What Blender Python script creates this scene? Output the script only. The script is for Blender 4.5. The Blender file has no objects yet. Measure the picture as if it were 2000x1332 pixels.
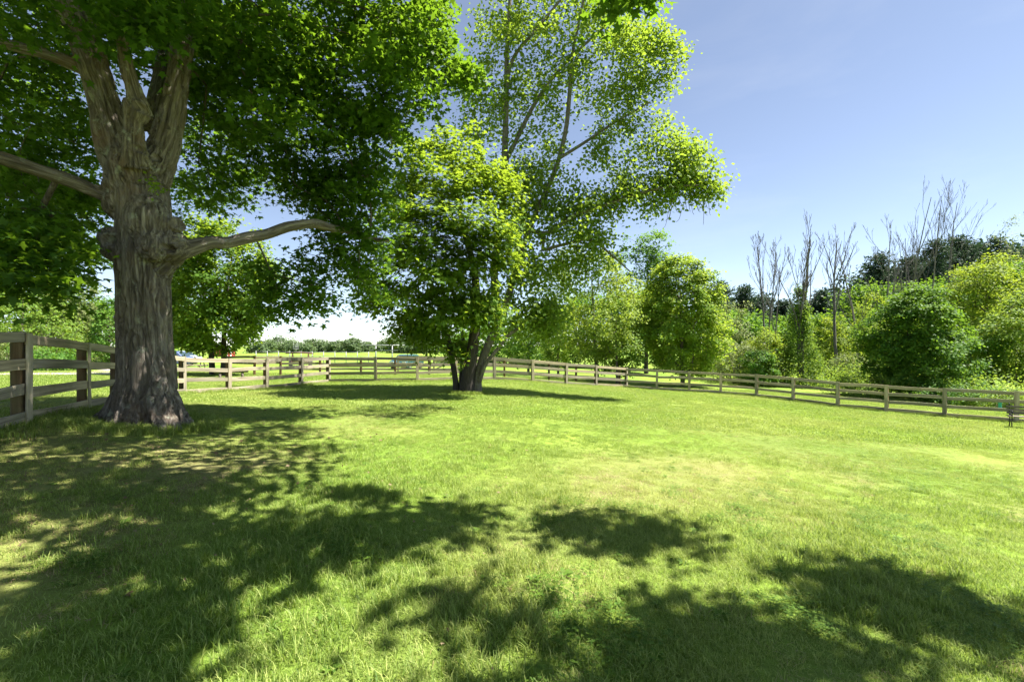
import bpy, bmesh, math, random
import numpy as np
from mathutils import Vector, Matrix

# ------------------------------------------------------------------ camera, sky, sun, exposure
sc = bpy.context.scene
COL = sc.collection
W0, F, HY, EYE = 1000.0, 889.0, 675.0, 1.6          # photo pixels: centre column, focal length, eye level row; eye height
cam_d = bpy.data.cameras.new('camera'); cam = bpy.data.objects.new('camera', cam_d); COL.objects.link(cam)
cam_d.sensor_width = 36.0; cam_d.lens = 36.0 * F / 2000.0; cam_d.shift_y = 9.0 / 2000.0
cam_d.clip_start = 0.05; cam_d.clip_end = 5000.0
cam.location = (0, 0, EYE); cam.rotation_euler = (math.radians(90), 0, 0)
sc.camera = cam

SUN_EL, SUN_ROT = 62.0, 84.0                        # elevation; rotation clockwise from +Y
e_, r_ = math.radians(SUN_EL), math.radians(SUN_ROT)
SUN = Vector((math.sin(r_) * math.cos(e_), math.cos(r_) * math.cos(e_), math.sin(e_)))
world = bpy.data.worlds.new('World'); sc.world = world; world.use_nodes = True
wn = world.node_tree.nodes; wl = world.node_tree.links
sky = wn.new('ShaderNodeTexSky'); sky.sky_type = 'NISHITA'; sky.sun_disc = False
sky.sun_elevation = e_; sky.sun_rotation = r_; sky.air_density = 0.72; sky.dust_density = 0.1; sky.ozone_density = 1.0; sky.altitude = 100
bg = wn['Background']; bg.inputs['Strength'].default_value = 0.058
hs = wn.new('ShaderNodeHueSaturation'); hs.inputs['Saturation'].default_value = .78; wl.new(sky.outputs[0], hs.inputs['Color']); wl.new(hs.outputs[0], bg.inputs['Color'])
wtc = wn.new('ShaderNodeTexCoord'); wmp = wn.new('ShaderNodeMapping'); wmp.inputs['Scale'].default_value = (1.2, 1.2, 4.5); wl.new(wtc.outputs['Generated'], wmp.inputs[0])      # faint streaks of thin cloud
wno = wn.new('ShaderNodeTexNoise'); wno.inputs['Scale'].default_value = 1.8; wno.inputs['Detail'].default_value = 7.0; wno.inputs['Roughness'].default_value = .6; wno.inputs['Distortion'].default_value = .5; wl.new(wmp.outputs[0], wno.inputs[0])
wr = wn.new('ShaderNodeMapRange'); wr.inputs['From Min'].default_value = .48; wr.inputs['From Max'].default_value = .78; wr.inputs['To Min'].default_value = .80; wr.inputs['To Max'].default_value = .70; wl.new(wno.outputs['Fac'], wr.inputs['Value']); wl.new(wr.outputs[0], hs.inputs['Saturation'])
wv = wn.new('ShaderNodeMapRange'); wv.inputs['From Min'].default_value = .48; wv.inputs['From Max'].default_value = .78; wv.inputs['To Min'].default_value = 1.0; wv.inputs['To Max'].default_value = 1.04; wl.new(wno.outputs['Fac'], wv.inputs['Value']); wl.new(wv.outputs[0], hs.inputs['Value'])
sun_d = bpy.data.lights.new('sun', 'SUN'); sun_d.energy = 5.0; sun_d.angle = math.radians(0.53); sun_d.color = (1.0, 0.95, 0.86)
sun = bpy.data.objects.new('sun', sun_d); COL.objects.link(sun); sun.rotation_euler = SUN.to_track_quat('Z', 'Y').to_euler()
sun.location = (20, 10, 40)
sc.view_settings.view_transform = 'Standard'; sc.view_settings.look = 'None'
sc.view_settings.exposure = 1.92; sc.view_settings.gamma = 1.0; sc.view_settings.use_curve_mapping = False
sc.cycles.max_bounces = 6; sc.cycles.diffuse_bounces = 3; sc.cycles.transmission_bounces = 4; sc.cycles.glossy_bounces = 2
sc.cycles.transparent_max_bounces = 4
sc.cycles.use_denoising = True; sc.cycles.use_adaptive_sampling = True; sc.cycles.adaptive_threshold = 0.02

# ------------------------------------------------------------------ small maths
def P(px, py, d):
    return np.array([(px - W0) / F * d, d, EYE - (py - HY) / F * d])

def vnoise(p, seed=0):
    """smooth value noise in [0,1], p (N,3)"""
    p = np.asarray(p, dtype=np.float64)
    i = np.floor(p).astype(np.int64); f = p - i; u = f * f * (3 - 2 * f)
    def h(ix, iy, iz):
        n = (ix * 374761393 + iy * 668265263 + iz * 2147483647 + seed * 974634777) & 0xFFFFFFFF
        n = ((n ^ (n >> 13)) * 1274126177) & 0xFFFFFFFF
        n = ((n ^ (n >> 16)) * 2246822519) & 0xFFFFFFFF
        return ((n ^ (n >> 15)) & 0xFFFFFF) / float(0xFFFFFF)
    out = 0
    for dx in (0, 1):
        wx = u[:, 0] if dx else 1 - u[:, 0]
        for dy in (0, 1):
            wy = u[:, 1] if dy else 1 - u[:, 1]
            for dz in (0, 1):
                wz = u[:, 2] if dz else 1 - u[:, 2]
                out = out + wx * wy * wz * h(i[:, 0] + dx, i[:, 1] + dy, i[:, 2] + dz)
    return out

def fbm(p, oct=4, seed=0):
    s = 0; a = 0.5; t = 0
    p = np.asarray(p, dtype=np.float64)
    for k in range(oct):
        s = s + a * vnoise(p * 2 ** k, seed + k * 17); t += a; a *= 0.5
    return s / t

def fbm2(x, y, scale, oct=4, seed=0):
    x = np.asarray(x, dtype=float).ravel(); y = np.asarray(y, dtype=float).ravel()
    return fbm(np.stack([x / scale, y / scale, np.zeros_like(x) + seed * 3.7], 1), oct, seed)

# ------------------------------------------------------------------ terrain height
POSTS_L = [(-220, 4.3, None), (35, 6.17, 825), (160, 8.48, 800), (222, 10.6, 786), (305, 13.0, None), (355, 15.4, 769), (445, 17.0, 765), (518, 18.6, 760), (586, 20.8, 753), (640, 22.8, 747)]
POSTS_M = [(640, 22.8, 747), (734, 23.0, 746), (815, 23.3, 746), (890, 24.0, None), (965, 25.0, 742), (1040, 25.5, 746), (1105, 26.3, 752), (1163, 27.5, 754), (1222, 29.0, 757)]
POSTS_R = [(1222, 29.0, 757), (1283, 28.3, 762), (1346, 27.8, 765), (1408, 27.3, 769), (1478, 26.0, 774), (1550, 24.6, 783), (1637, 23.0, 795), (1732, 21.6, 803), (1845, 20.0, 814), (1985, 18.5, 824), (2150, 17.2, None)]
ctl = []
for (px, d, yb) in POSTS_L + POSTS_M[1:] + POSTS_R[1:]:
    if yb is not None: ctl.append(tuple(P(px, yb, d)))
ctl += [tuple(P(283, 832, 7.4)), tuple(P(915, 767, 18.0)),
        (0, 0, 0), (0, 2.2, 0.0), (-3, 3, .12), (3, 3, -.16), (-6, 3, .42), (6, 2, -.4), (0, 8, -.08), (5, 10, -.52), (10, 15, -.98), (-4, -6, .2), (8, -6, -.5), (-15, 0, .75), (-20, 12, .5), (-22, 25, .0), (-30, 40, -.5), (-14, 32, -.35),
        (0, 38, -.8), (-10, 48, -.8), (0, 60, -1.2), (20, 40, -1.75), (30, 30, -2.0), (40, 50, -2.2), (35, 18, -2.0), (60, 20, -2.4), (30, -10, -1.6), (-40, 70, -1.2), (-60, 30, -.3), (-40, -20, .8), (0, -30, 0.2)]
ctl = np.array(ctl)
def _tk(r2): return np.where(r2 > 1e-9, r2 * np.log(np.maximum(r2, 1e-9)) * .5, 0)
_n = len(ctl)
_K = _tk(((ctl[:, None, :2] - ctl[None, :, :2]) ** 2).sum(2)) + np.eye(_n) * 1.5
_Pm = np.c_[np.ones(_n), ctl[:, :2]]
_sol = np.linalg.solve(np.block([[_K, _Pm], [_Pm.T, np.zeros((3, 3))]]), np.r_[ctl[:, 2], 0, 0, 0])
def gz(x, y):
    x = np.asarray(x, dtype=float); y = np.asarray(y, dtype=float); shp = x.shape
    q = np.c_[x.ravel(), y.ravel()]
    R = np.hypot(q[:, 0], q[:, 1]); lim = 62.0
    qc = q * np.where(R > lim, lim / np.maximum(R, 1e-6), 1)[:, None]
    out = np.empty(len(q))
    for s in range(0, len(q), 20000):
        b = qc[s:s + 20000]
        r2 = ((b[:, None, :] - ctl[None, :, :2]) ** 2).sum(2)
        out[s:s + 20000] = _tk(r2) @ _sol[:_n] + np.c_[np.ones(len(b)), b] @ _sol[_n:]
    t = np.clip((R - lim) / 180, 0, 1); t = t * t * (3 - 2 * t)
    out = out * (1 - t) + (-1.6) * t
    out = out + (fbm2(q[:, 0], q[:, 1], 1.1, 2, 5) - .5) * .05 * np.clip(1.3 - R / 60, 0, 1)
    return out.reshape(shp)
def gz1(x, y): return float(gz(np.array([x]), np.array([y]))[0])
def dryness(x, y):
    """0 lush .. 1 bare and dry"""
    a = fbm2(x, y, 1.7, 4, 31); b = fbm2(x, y, 6.0, 3, 77); c = fbm2(x, y, .45, 3, 91)
    x = np.asarray(x, dtype=float).ravel(); y = np.asarray(y, dtype=float).ravel()
    thin = np.clip((-x - 1.0) / 2.0, 0, 1) * np.clip((9.0 - y) / 4.0, 0, 1)      # lawn worn thin under the old maple
    return np.clip((a * .5 + b * .3 + c * .2 - .47) * 7.0 + .34 + .13 * thin, 0, 1) * np.clip(1.35 - y / 13.0, .38, 1)

# ------------------------------------------------------------------ mesh helpers
def link(o, parent=None):
    COL.objects.link(o)
    if parent is not None: o.parent = parent
    return o
def mesh_np(name, V, faces_idx, K, mat=None, parent=None, rnd=None, smooth=False, link_it=True):
    """all faces have K corners; faces_idx flat int array"""
    me = bpy.data.meshes.new(name); V = np.ascontiguousarray(V, dtype=np.float32); faces_idx = np.ascontiguousarray(faces_idx, dtype=np.int32).ravel()
    nf = len(faces_idx) // K
    me.vertices.add(len(V)); me.vertices.foreach_set('co', V.ravel())
    me.loops.add(len(faces_idx)); me.loops.foreach_set('vertex_index', faces_idx)
    me.polygons.add(nf); me.polygons.foreach_set('loop_start', np.arange(nf, dtype=np.int32) * K)
    me.update(calc_edges=True)
    if smooth: me.polygons.foreach_set('use_smooth', np.ones(nf, dtype=bool))
    if rnd is not None:
        at = me.attributes.new('rnd', 'FLOAT', 'FACE'); at.data.foreach_set('value', np.ascontiguousarray(rnd, dtype=np.float32))
    if mat: me.materials.append(mat)
    o = bpy.data.objects.new(name, me)
    if link_it: link(o, parent)
    return o
def mesh_py(name, V, Fs, mat=None, parent=None, smooth=False):
    me = bpy.data.meshes.new(name); me.from_pydata([tuple(v) for v in V], [], Fs); me.update()
    if smooth: me.polygons.foreach_set('use_smooth', np.ones(len(Fs), dtype=bool))
    if mat: me.materials.append(mat)
    return link(bpy.data.objects.new(name, me), parent)
def empty(name, loc, label=None, cat=None, group=None, rz=0):
    o = bpy.data.objects.new(name, None); COL.objects.link(o); o.location = loc; o.rotation_euler = (0, 0, rz); o.empty_display_size = .3
    return tag(o, label, cat, group)
def tag(o, label=None, cat=None, group=None, kind=None):
    if label: o['label'] = label
    if cat: o['category'] = cat
    if group: o['group'] = group
    if kind: o['kind'] = kind
    return o
def box(V, Fs, c, s, R=None):
    n = len(V)
    for z in (-1, 1):
        for y in (-1, 1):
            for x in (-1, 1):
                p = Vector((x * s[0] / 2, y * s[1] / 2, z * s[2] / 2))
                if R is not None: p = R @ p
                V.append(Vector(c) + p)
    for f in ((0, 2, 3, 1), (4, 5, 7, 6), (0, 1, 5, 4), (2, 6, 7, 3), (0, 4, 6, 2), (1, 3, 7, 5)): Fs.append([n + k for k in f])
def tube(V, Fs, pts, rad, sides=8, cap=True):
    """append a swept tube; pts (n,3) array, rad per point"""
    pts = np.asarray(pts, dtype=float); n = len(pts); base = len(V)
    T = np.gradient(pts, axis=0); T /= np.maximum(np.linalg.norm(T, axis=1), 1e-9)[:, None]
    ref = np.array([1., 0, 0]) if abs(T[0][0]) < .8 else np.array([0, 1., 0])
    U = np.cross(T[0], ref); U /= np.linalg.norm(U)
    a = np.arange(sides) * 2 * math.pi / sides; ca, sa = np.cos(a), np.sin(a)
    for i in range(n):
        U = U - T[i] * U.dot(T[i]); U /= max(np.linalg.norm(U), 1e-9); B = np.cross(T[i], U)
        ring = pts[i] + rad[i] * (ca[:, None] * U + sa[:, None] * B)
        V.extend(ring.tolist())
    for i in range(n - 1):
        b0 = base + i * sides; b1 = b0 + sides
        for k in range(sides):
            k2 = (k + 1) % sides; Fs.append([b0 + k, b0 + k2, b1 + k2, b1 + k])
    if cap:
        Fs.append([base + k for k in range(sides)][::-1]); Fs.append([base + (n - 1) * sides + k for k in range(sides)])
def smooth_line(pts, rad, per=5):
    """Catmull-Rom through the points"""
    pts = np.asarray(pts, dtype=float); rad = np.asarray(rad, dtype=float)
    q = np.vstack([2 * pts[0] - pts[1], pts, 2 * pts[-1] - pts[-2]]); rr = np.r_[rad[0], rad, rad[-1]]
    out, ro = [], []
    for i in range(1, len(q) - 2):
        for k in range(per):
            t = k / per; t2, t3 = t * t, t * t * t
            w = (-.5 * t + t2 - .5 * t3, 1 - 2.5 * t2 + 1.5 * t3, .5 * t + 2 * t2 - 1.5 * t3, -.5 * t2 + .5 * t3)
            out.append(sum(w[j] * q[i - 1 + j] for j in range(4))); ro.append(rr[i] * (1 - t) + rr[i + 1] * t)
    out.append(pts[-1]); ro.append(rad[-1])
    return np.array(out), np.array(ro)

# ------------------------------------------------------------------ materials
def new_mat(name):
    m = bpy.data.materials.new(name); m.use_nodes = True
    nt = m.node_tree; b = nt.nodes['Principled BSDF']
    return m, nt, b
def nd(nt, t, **kw):
    n = nt.nodes.new(t)
    for k, v in kw.items():
        if k.startswith('i_'):
            key = k[2:]; key = int(key) if key.isdigit() else key.replace('_', ' ')
            n.inputs[key].default_value = v
        else: setattr(n, k, v)
    return n
def ramp(nt, stops, src=None, interp='LINEAR'):
    r = nt.nodes.new('ShaderNodeValToRGB'); cr = r.color_ramp; cr.interpolation = interp
    while len(cr.elements) < len(stops): cr.elements.new(.5)
    for el, (p, c) in zip(cr.elements, stops): el.position = p; el.color = (*c, 1) if len(c) == 3 else c
    if src is not None: nt.links.new(src, r.inputs[0])
    return r
def mixc(nt, a, b, fac, mode='MIX'):
    m = nt.nodes.new('ShaderNodeMix'); m.data_type = 'RGBA'; m.blend_type = mode
    for s, v in ((m.inputs[0], fac), (m.inputs[6], a), (m.inputs[7], b)):
        if hasattr(v, 'links') or hasattr(v, 'is_output'): nt.links.new(v, s)
        elif isinstance(v, (int, float)): s.default_value = v
        else: s.default_value = (*v, 1)
    return m.outputs[2]
def leaf_mat(name, c0, c1, c2, tr=(.22, .40, .03), tfac=.42, gloss=.58, instancer=None):
    m, nt, b = new_mat(name); L = nt.links
    at = nd(nt, 'ShaderNodeAttribute', attribute_name='rnd')
    r = ramp(nt, [(0, c0), (.5, c1), (1, c2)], at.outputs['Fac'])
    col = r.outputs[0]
    t2 = mixc(nt, col, tr, .62)
    if instancer:
        ai = nd(nt, 'ShaderNodeAttribute', attribute_name='tone', attribute_type='INSTANCER')
        col = mixc(nt, col, instancer, ai.outputs['Fac']); t2 = mixc(nt, t2, tuple(min(1, c * 1.5) for c in instancer), ai.outputs['Fac'])
    L.new(col, b.inputs['Base Color']); b.inputs['Roughness'].default_value = gloss; b.inputs['Specular IOR Level'].default_value = .18
    tl = nd(nt, 'ShaderNodeBsdfTranslucent'); L.new(t2, tl.inputs['Color'])
    mx = nd(nt, 'ShaderNodeMixShader'); mx.inputs[0].default_value = tfac
    L.new(b.outputs[0], mx.inputs[1]); L.new(tl.outputs[0], mx.inputs[2]); L.new(mx.outputs[0], nt.nodes['Material Output'].inputs[0])
    return m
def bark_mat(name, ca, cb, cc, scale=1.0, bump=.5, lichen=None, brown=None, grain=None):
    m, nt, b = new_mat(name); L = nt.links
    tc = nd(nt, 'ShaderNodeTexCoord'); src = nd(nt, 'ShaderNodeAttribute', attribute_name=grain).outputs['Vector'] if grain else tc.outputs['Object']
    mp = nd(nt, 'ShaderNodeMapping'); mp.inputs['Scale'].default_value = (11 * scale, 11 * scale, 1.0 * scale); L.new(src, mp.inputs[0])
    n1 = nd(nt, 'ShaderNodeTexNoise', i_Scale=1.6, i_Detail=8.0, i_Roughness=.65, i_Distortion=.8); L.new(mp.outputs[0], n1.inputs[0])
    r1 = ramp(nt, [(.3, ca), (.5, cb), (.7, cc)], n1.outputs['Fac'])
    col = r1.outputs[0]
    n2 = nd(nt, 'ShaderNodeTexNoise', i_Scale=1.3 * scale, i_Detail=5.0, i_Roughness=.6); L.new(tc.outputs['Object'], n2.inputs[0])
    if brown:
        r2 = ramp(nt, [(.54, (0, 0, 0)), (.74, (.75, .75, .75))], n2.outputs['Fac']); col = mixc(nt, col, brown, r2.outputs[0])
    if lichen:
        n3 = nd(nt, 'ShaderNodeTexNoise', i_Scale=4.5 * scale, i_Detail=6.0, i_Roughness=.7); L.new(tc.outputs['Object'], n3.inputs[0])
        r3 = ramp(nt, [(.57, (0, 0, 0)), (.66, (.75, .75, .75))], n3.outputs['Fac']); col = mixc(nt, col, lichen, r3.outputs[0])
    L.new(col, b.inputs['Base Color']); b.inputs['Roughness'].default_value = .9; b.inputs['Specular IOR Level'].default_value = .15
    mp2 = nd(nt, 'ShaderNodeMapping'); mp2.inputs['Scale'].default_value = (34 * scale, 34 * scale, 3.6 * scale); L.new(src, mp2.inputs[0])
    n4 = nd(nt, 'ShaderNodeTexNoise', i_Scale=1.0, i_Detail=6.0, i_Roughness=.7, i_Distortion=.6); L.new(mp2.outputs[0], n4.inputs[0])
    bp = nd(nt, 'ShaderNodeBump', i_Strength=bump, i_Distance=.03); L.new(n4.outputs['Fac'], bp.inputs['Height']); L.new(bp.outputs[0], b.inputs['Normal'])
    return m
def wood_mat(name, c0, c1, c2, axis='X', moss=(.13, .15, .06)):
    m, nt, b = new_mat(name); L = nt.links
    tc = nd(nt, 'ShaderNodeTexCoord'); oi = nd(nt, 'ShaderNodeObjectInfo')
    sc3 = (1.4, 14, 26) if axis == 'X' else (16, 16, 1.1)
    mp = nd(nt, 'ShaderNodeMapping'); mp.inputs['Scale'].default_value = sc3; L.new(tc.outputs['Object'], mp.inputs[0])
    cm = nd(nt, 'ShaderNodeCombineXYZ')
    mu = nd(nt, 'ShaderNodeMath', operation='MULTIPLY', i_1=57.0); L.new(oi.outputs['Random'], mu.inputs[0])
    for k in range(3): L.new(mu.outputs[0], cm.inputs[k])
    L.new(cm.outputs[0], mp.inputs['Location'])
    n1 = nd(nt, 'ShaderNodeTexNoise', i_Scale=1.0, i_Detail=7.0, i_Roughness=.62, i_Distortion=.5); L.new(mp.outputs[0], n1.inputs[0])
    r1 = ramp(nt, [(.32, c0), (.52, c1), (.72, c2)], n1.outputs['Fac'])
    n2 = nd(nt, 'ShaderNodeTexNoise', i_Scale=2.2, i_Detail=4.0); L.new(mp.outputs[0], n2.inputs[0])
    tint = ramp(nt, [(0, (.62, .60, .57)), (.35, (.84, .81, .76)), (.7, (1.0, .94, .85)), (1, (1.15, 1.03, .88))], oi.outputs['Random'])
    col = mixc(nt, r1.outputs[0], tint.outputs[0], 1.0, 'MULTIPLY')
    n3 = nd(nt, 'ShaderNodeTexNoise', i_Scale=1.7, i_Detail=5.0, i_Roughness=.65)
    geo = nd(nt, 'ShaderNodeNewGeometry'); L.new(geo.outputs['Position'], n3.inputs[0])
    r3 = ramp(nt, [(.5, (0, 0, 0)), (.75, (.55, .55, .55))], n3.outputs['Fac']); col = mixc(nt, col, moss, r3.outputs[0])
    L.new(col, b.inputs['Base Color']); b.inputs['Roughness'].default_value = .85; b.inputs['Specular IOR Level'].default_value = .2
    bp = nd(nt, 'ShaderNodeBump', i_Strength=.6, i_Distance=.006); L.new(n1.outputs['Fac'], bp.inputs['Height']); L.new(bp.outputs[0], b.inputs['Normal'])
    return m
def plain_mat(name, c, rough=.5, metal=0.0, var=.25, scale=6.0, spec=.4):
    m, nt, b = new_mat(name); L = nt.links
    tc = nd(nt, 'ShaderNodeTexCoord'); n = nd(nt, 'ShaderNodeTexNoise', i_Scale=scale, i_Detail=5.0); L.new(tc.outputs['Object'], n.inputs[0])
    r = ramp(nt, [(.3, tuple(x * (1 - var) for x in c)), (.7, tuple(min(1, x * (1 + var)) for x in c))], n.outputs['Fac'])
    L.new(r.outputs[0], b.inputs['Base Color']); b.inputs['Roughness'].default_value = rough; b.inputs['Metallic'].default_value = metal; b.inputs['Specular IOR Level'].default_value = spec
    return m

M = {}
M['maple'] = leaf_mat('old_maple_leaf', (.016, .046, .008), (.038, .096, .011), (.09, .17, .017), (.28, .47, .02), .46)
M['dense'] = leaf_mat('dense_maple_leaf', (.022, .068, .010), (.07, .15, .015), (.20, .29, .03), (.42, .55, .03), .48)
M['airy'] = leaf_mat('airy_maple_leaf', (.045, .095, .014), (.105, .185, .024), (.20, .28, .042), (.42, .56, .04), .48)
M['mid'] = leaf_mat('mid_green_leaf', (0.030, 0.085, 0.015), (0.067, 0.159, 0.022), (0.122, 0.220, 0.030), (0.293, 0.488, 0.037), .38)
M['bright'] = leaf_mat('bright_yellow_green_leaf', (0.067, 0.134, 0.018), (0.122, 0.207, 0.027), (0.207, 0.281, 0.043), (0.415, 0.537, 0.049), .42)
M['bronze'] = leaf_mat('bronze_tipped_leaf', (.045, .12, .012), (.14, .25, .026), (.32, .36, .075), (.48, .60, .045), .48)
M['yellow'] = leaf_mat('yellow_green_leaf', (0.091, 0.146, 0.015), (0.159, 0.232, 0.024), (0.232, 0.293, 0.037), (0.439, 0.537, 0.037), .42)
M['deep'] = leaf_mat('deep_green_leaf', (.022, .065, .010), (.06, .14, .017), (.14, .23, .03), (.28, .46, .03), .38)
M['pale'] = leaf_mat('pale_olive_leaf', (0.085, 0.122, 0.043), (0.146, 0.183, 0.061), (0.220, 0.256, 0.098), (0.342, 0.415, 0.098), .36)
M['far'] = leaf_mat('far_tree_leaf', (.055, .095, .04), (.085, .13, .05), (.12, .16, .06), (.2, .3, .08), .3)
M['pine'] = leaf_mat('pine_needle', (.022, .045, .026), (.04, .072, .04), (.065, .10, .055), (.06, .12, .04), .2, .6)
M['vine'] = leaf_mat('vine_leaf', (0.061, 0.122, 0.022), (0.110, 0.195, 0.030), (0.171, 0.256, 0.043), (0.342, 0.488, 0.049), .4)
M['trunk'] = bark_mat('old_maple_bark', (.045, .037, .031), (.145, .122, .102), (.32, .285, .245), 1.0, 1.0, (.30, .31, .24), (.16, .098, .06), 'grain')
M['bark'] = bark_mat('grey_brown_bark', (.05, .042, .034), (.11, .092, .074), (.19, .165, .135), 1.6, .5, (.2, .21, .15))
M['airybark'] = bark_mat('pale_grey_bark', (.065, .056, .045), (.14, .122, .098), (.23, .21, .17), 1.5, .4, (.27, .28, .18))
M['darkbark'] = bark_mat('dark_bark', (.03, .026, .022), (.055, .047, .04), (.09, .078, .065), 1.6, .4)
M['dead'] = bark_mat('dead_grey_wood', (.075, .067, .06), (.125, .115, .105), (.19, .175, .16), 1.2, .3)
M['rail'] = wood_mat('weathered_fence_board', (.17, .15, .115), (.36, .325, .255), (.53, .48, .385), 'X')
M['batten'] = wood_mat('weathered_face_board', (.20, .18, .14), (.40, .36, .285), (.54, .49, .395), 'Z')
M['post'] = wood_mat('brown_fence_post', (.055, .034, .018), (.12, .078, .042), (.20, .14, .085), 'Z')
GR_C = ((.07, .135, .022), (.19, .27, .055), (.40, .45, .14))
DRY = (.30, .235, .105)
M['grass'] = leaf_mat('grass_blade', *GR_C, (.34, .48, .03), .40, .5, instancer=(.36, .37, .11))
M['straw'] = leaf_mat('dry_straw', (.20, .15, .07), (.33, .26, .13), (.45, .37, .20), (.4, .33, .15), .25, .6)
M['clover'] = leaf_mat('clover_leaf', (.045, .10, .014), (.08, .15, .018), (.12, .20, .025), (.26, .40, .03), .3, .65)
M['litter'] = leaf_mat('fallen_leaf', (.10, .065, .035), (.19, .135, .075), (.30, .235, .14), (.25, .17, .08), .2, .7)

# ------------------------------------------------------------------ ground
def ground_material():
    m, nt, b = new_mat('lawn_ground'); L = nt.links
    geo = nd(nt, 'ShaderNodeNewGeometry')
    at = nd(nt, 'ShaderNodeAttribute', attribute_name='dry')
    n1 = nd(nt, 'ShaderNodeTexNoise', i_Scale=.16, i_Detail=6.0, i_Roughness=.6); L.new(geo.outputs['Position'], n1.inputs[0])
    g = ramp(nt, [(.33, (.095, .17, .024)), (.5, (.145, .225, .034)), (.68, (.21, .275, .05))], n1.outputs['Fac'])
    n2 = nd(nt, 'ShaderNodeTexNoise', i_Scale=14.0, i_Detail=6.0, i_Roughness=.75); L.new(geo.outputs['Position'], n2.inputs[0])
    r2 = ramp(nt, [(.3, (.62, .62, .55)), (.7, (1.35, 1.3, 1.2))], n2.outputs['Fac'])
    gg = mixc(nt, g.outputs[0], r2.outputs[0], 1.0, 'MULTIPLY')
    n3 = nd(nt, 'ShaderNodeTexNoise', i_Scale=45.0, i_Detail=5.0, i_Roughness=.8); L.new(geo.outputs['Position'], n3.inputs[0])
    th = ramp(nt, [(.3, (.09, .065, .035)), (.5, (.20, .155, .085)), (.72, (.34, .275, .16))], n3.outputs['Fac'])
    col = mixc(nt, gg, th.outputs[0], at.outputs['Fac'])
    L.new(col, b.inputs['Base Color']); b.inputs['Roughness'].default_value = .95; b.inputs['Specular IOR Level'].default_value = .1
    bp = nd(nt, 'ShaderNodeBump', i_Strength=.8, i_Distance=.04); L.new(n2.outputs['Fac'], bp.inputs['Height']); L.new(bp.outputs[0], b.inputs['Normal'])
    return m
def graded(lo, hi, fine, n):
    t = np.linspace(-1, 1, n); s = np.sinh(t * 4.2) / math.sinh(4.2)
    return np.where(s < 0, -s * lo, s * hi) + 0 * fine
gx = graded(-1500, 1500, 0, 361); gy = graded(-500, 2500, 0, 361)
GX, GY = np.meshgrid(gx, gy, indexing='xy')
GZ = gz(GX, GY)
Vg = np.stack([GX.ravel(), GY.ravel(), GZ.ravel()], 1)
ny, nx = GX.shape
ii = (np.arange(ny - 1)[:, None] * nx + np.arange(nx - 1)[None, :]).ravel()
Fg = np.stack([ii, ii + 1, ii + 1 + nx, ii + nx], 1)
ground = mesh_np('ground', Vg, Fg, 4, ground_material(), smooth=True)
dv = dryness(GX, GY) * np.clip(1.15 - np.hypot(GX.ravel(), GY.ravel()) / 38, .12, 1) * .8
a_ = ground.data.attributes.new('dry', 'FLOAT', 'POINT'); a_.data.foreach_set('value', dv.astype(np.float32))
tag(ground, 'sloping green lawn and the fields beyond the fence', None, None, 'structure')

# gravel drive beyond the left fence
def ribbon(name, line, width, mat, lift, n=60, cross=8):
    c, _ = smooth_line(np.array([(x, y, 0) for x, y in line]), [width] * len(line), max(2, n // len(line)))
    T = np.gradient(c, axis=0); T /= np.linalg.norm(T, axis=1)[:, None]; N = np.stack([-T[:, 1], T[:, 0]], 1)
    V = []; Fs = []
    for i in range(len(c)):
        for k in range(cross + 1):
            u = (k / cross - .5) * width * (1 + .12 * math.sin(i * .9 + k)); V.append((c[i, 0] + N[i, 0] * u, c[i, 1] + N[i, 1] * u, 0))
    V = np.array(V); V[:, 2] = gz(V[:, 0], V[:, 1]) + lift
    for i in range(len(c) - 1):
        for k in range(cross):
            a = i * (cross + 1) + k; Fs.append((a, a + cross + 1, a + cross + 2, a + 1))
    return mesh_py(name, V, Fs, mat, None, True)
m_, nt_, b_ = new_mat('gravel'); g_ = nd(nt_, 'ShaderNodeNewGeometry'); n_ = nd(nt_, 'ShaderNodeTexNoise', i_Scale=18.0, i_Detail=8.0, i_Roughness=.8); nt_.links.new(g_.outputs['Position'], n_.inputs[0])
r_g = ramp(nt_, [(.3, (.30, .26, .22)), (.7, (.58, .52, .46))], n_.outputs['Fac']); nt_.links.new(r_g.outputs[0], b_.inputs['Base Color']); b_.inputs['Roughness'].default_value = .95
drive = ribbon('gravel_drive', [(-50, 17), (-38, 19.5), (-28, 22.5), (-24.2, 26.5), (-26.5, 32), (-33, 40), (-46, 52)], 4.6, m_, .035)
tag(drive, 'pale gravel drive curving away beyond the left fence', None, None, 'structure')

# ------------------------------------------------------------------ leaves and branches
MAPLE = np.array([(0, 0), (.30, -.08), (.20, .18), (.58, .46), (.19, .52), (0, 1.0), (-.19, .52), (-.58, .46), (-.20, .18), (-.30, -.08)])
MAPLE3 = np.c_[MAPLE, -.35 * np.abs(MAPLE[:, 0]) - .16 * MAPLE[:, 1] ** 2]
QUAD3 = np.array([(0, 0, 0), (.40, .45, -.10), (0, 1, -.14), (-.40, .45, -.10)])
NEEDLE3 = np.array([(-.05, 0, 0), (.05, 0, 0), (.04, 1, -.05), (-.04, 1, -.05)])
def leaf_verts(C, S, N, T, tpl):
    N = N / np.maximum(np.linalg.norm(N, axis=1), 1e-9)[:, None]
    T = T - N * (T * N).sum(1)[:, None]; T = T / np.maximum(np.linalg.norm(T, axis=1), 1e-9)[:, None]
    B = np.cross(T, N)
    V = C[:, None, :] + S[:, None, None] * (B[:, None, :] * tpl[None, :, 0, None] + T[:, None, :] * tpl[None, :, 1, None] + N[:, None, :] * tpl[None, :, 2, None])
    return V.reshape(-1, 3)
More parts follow.
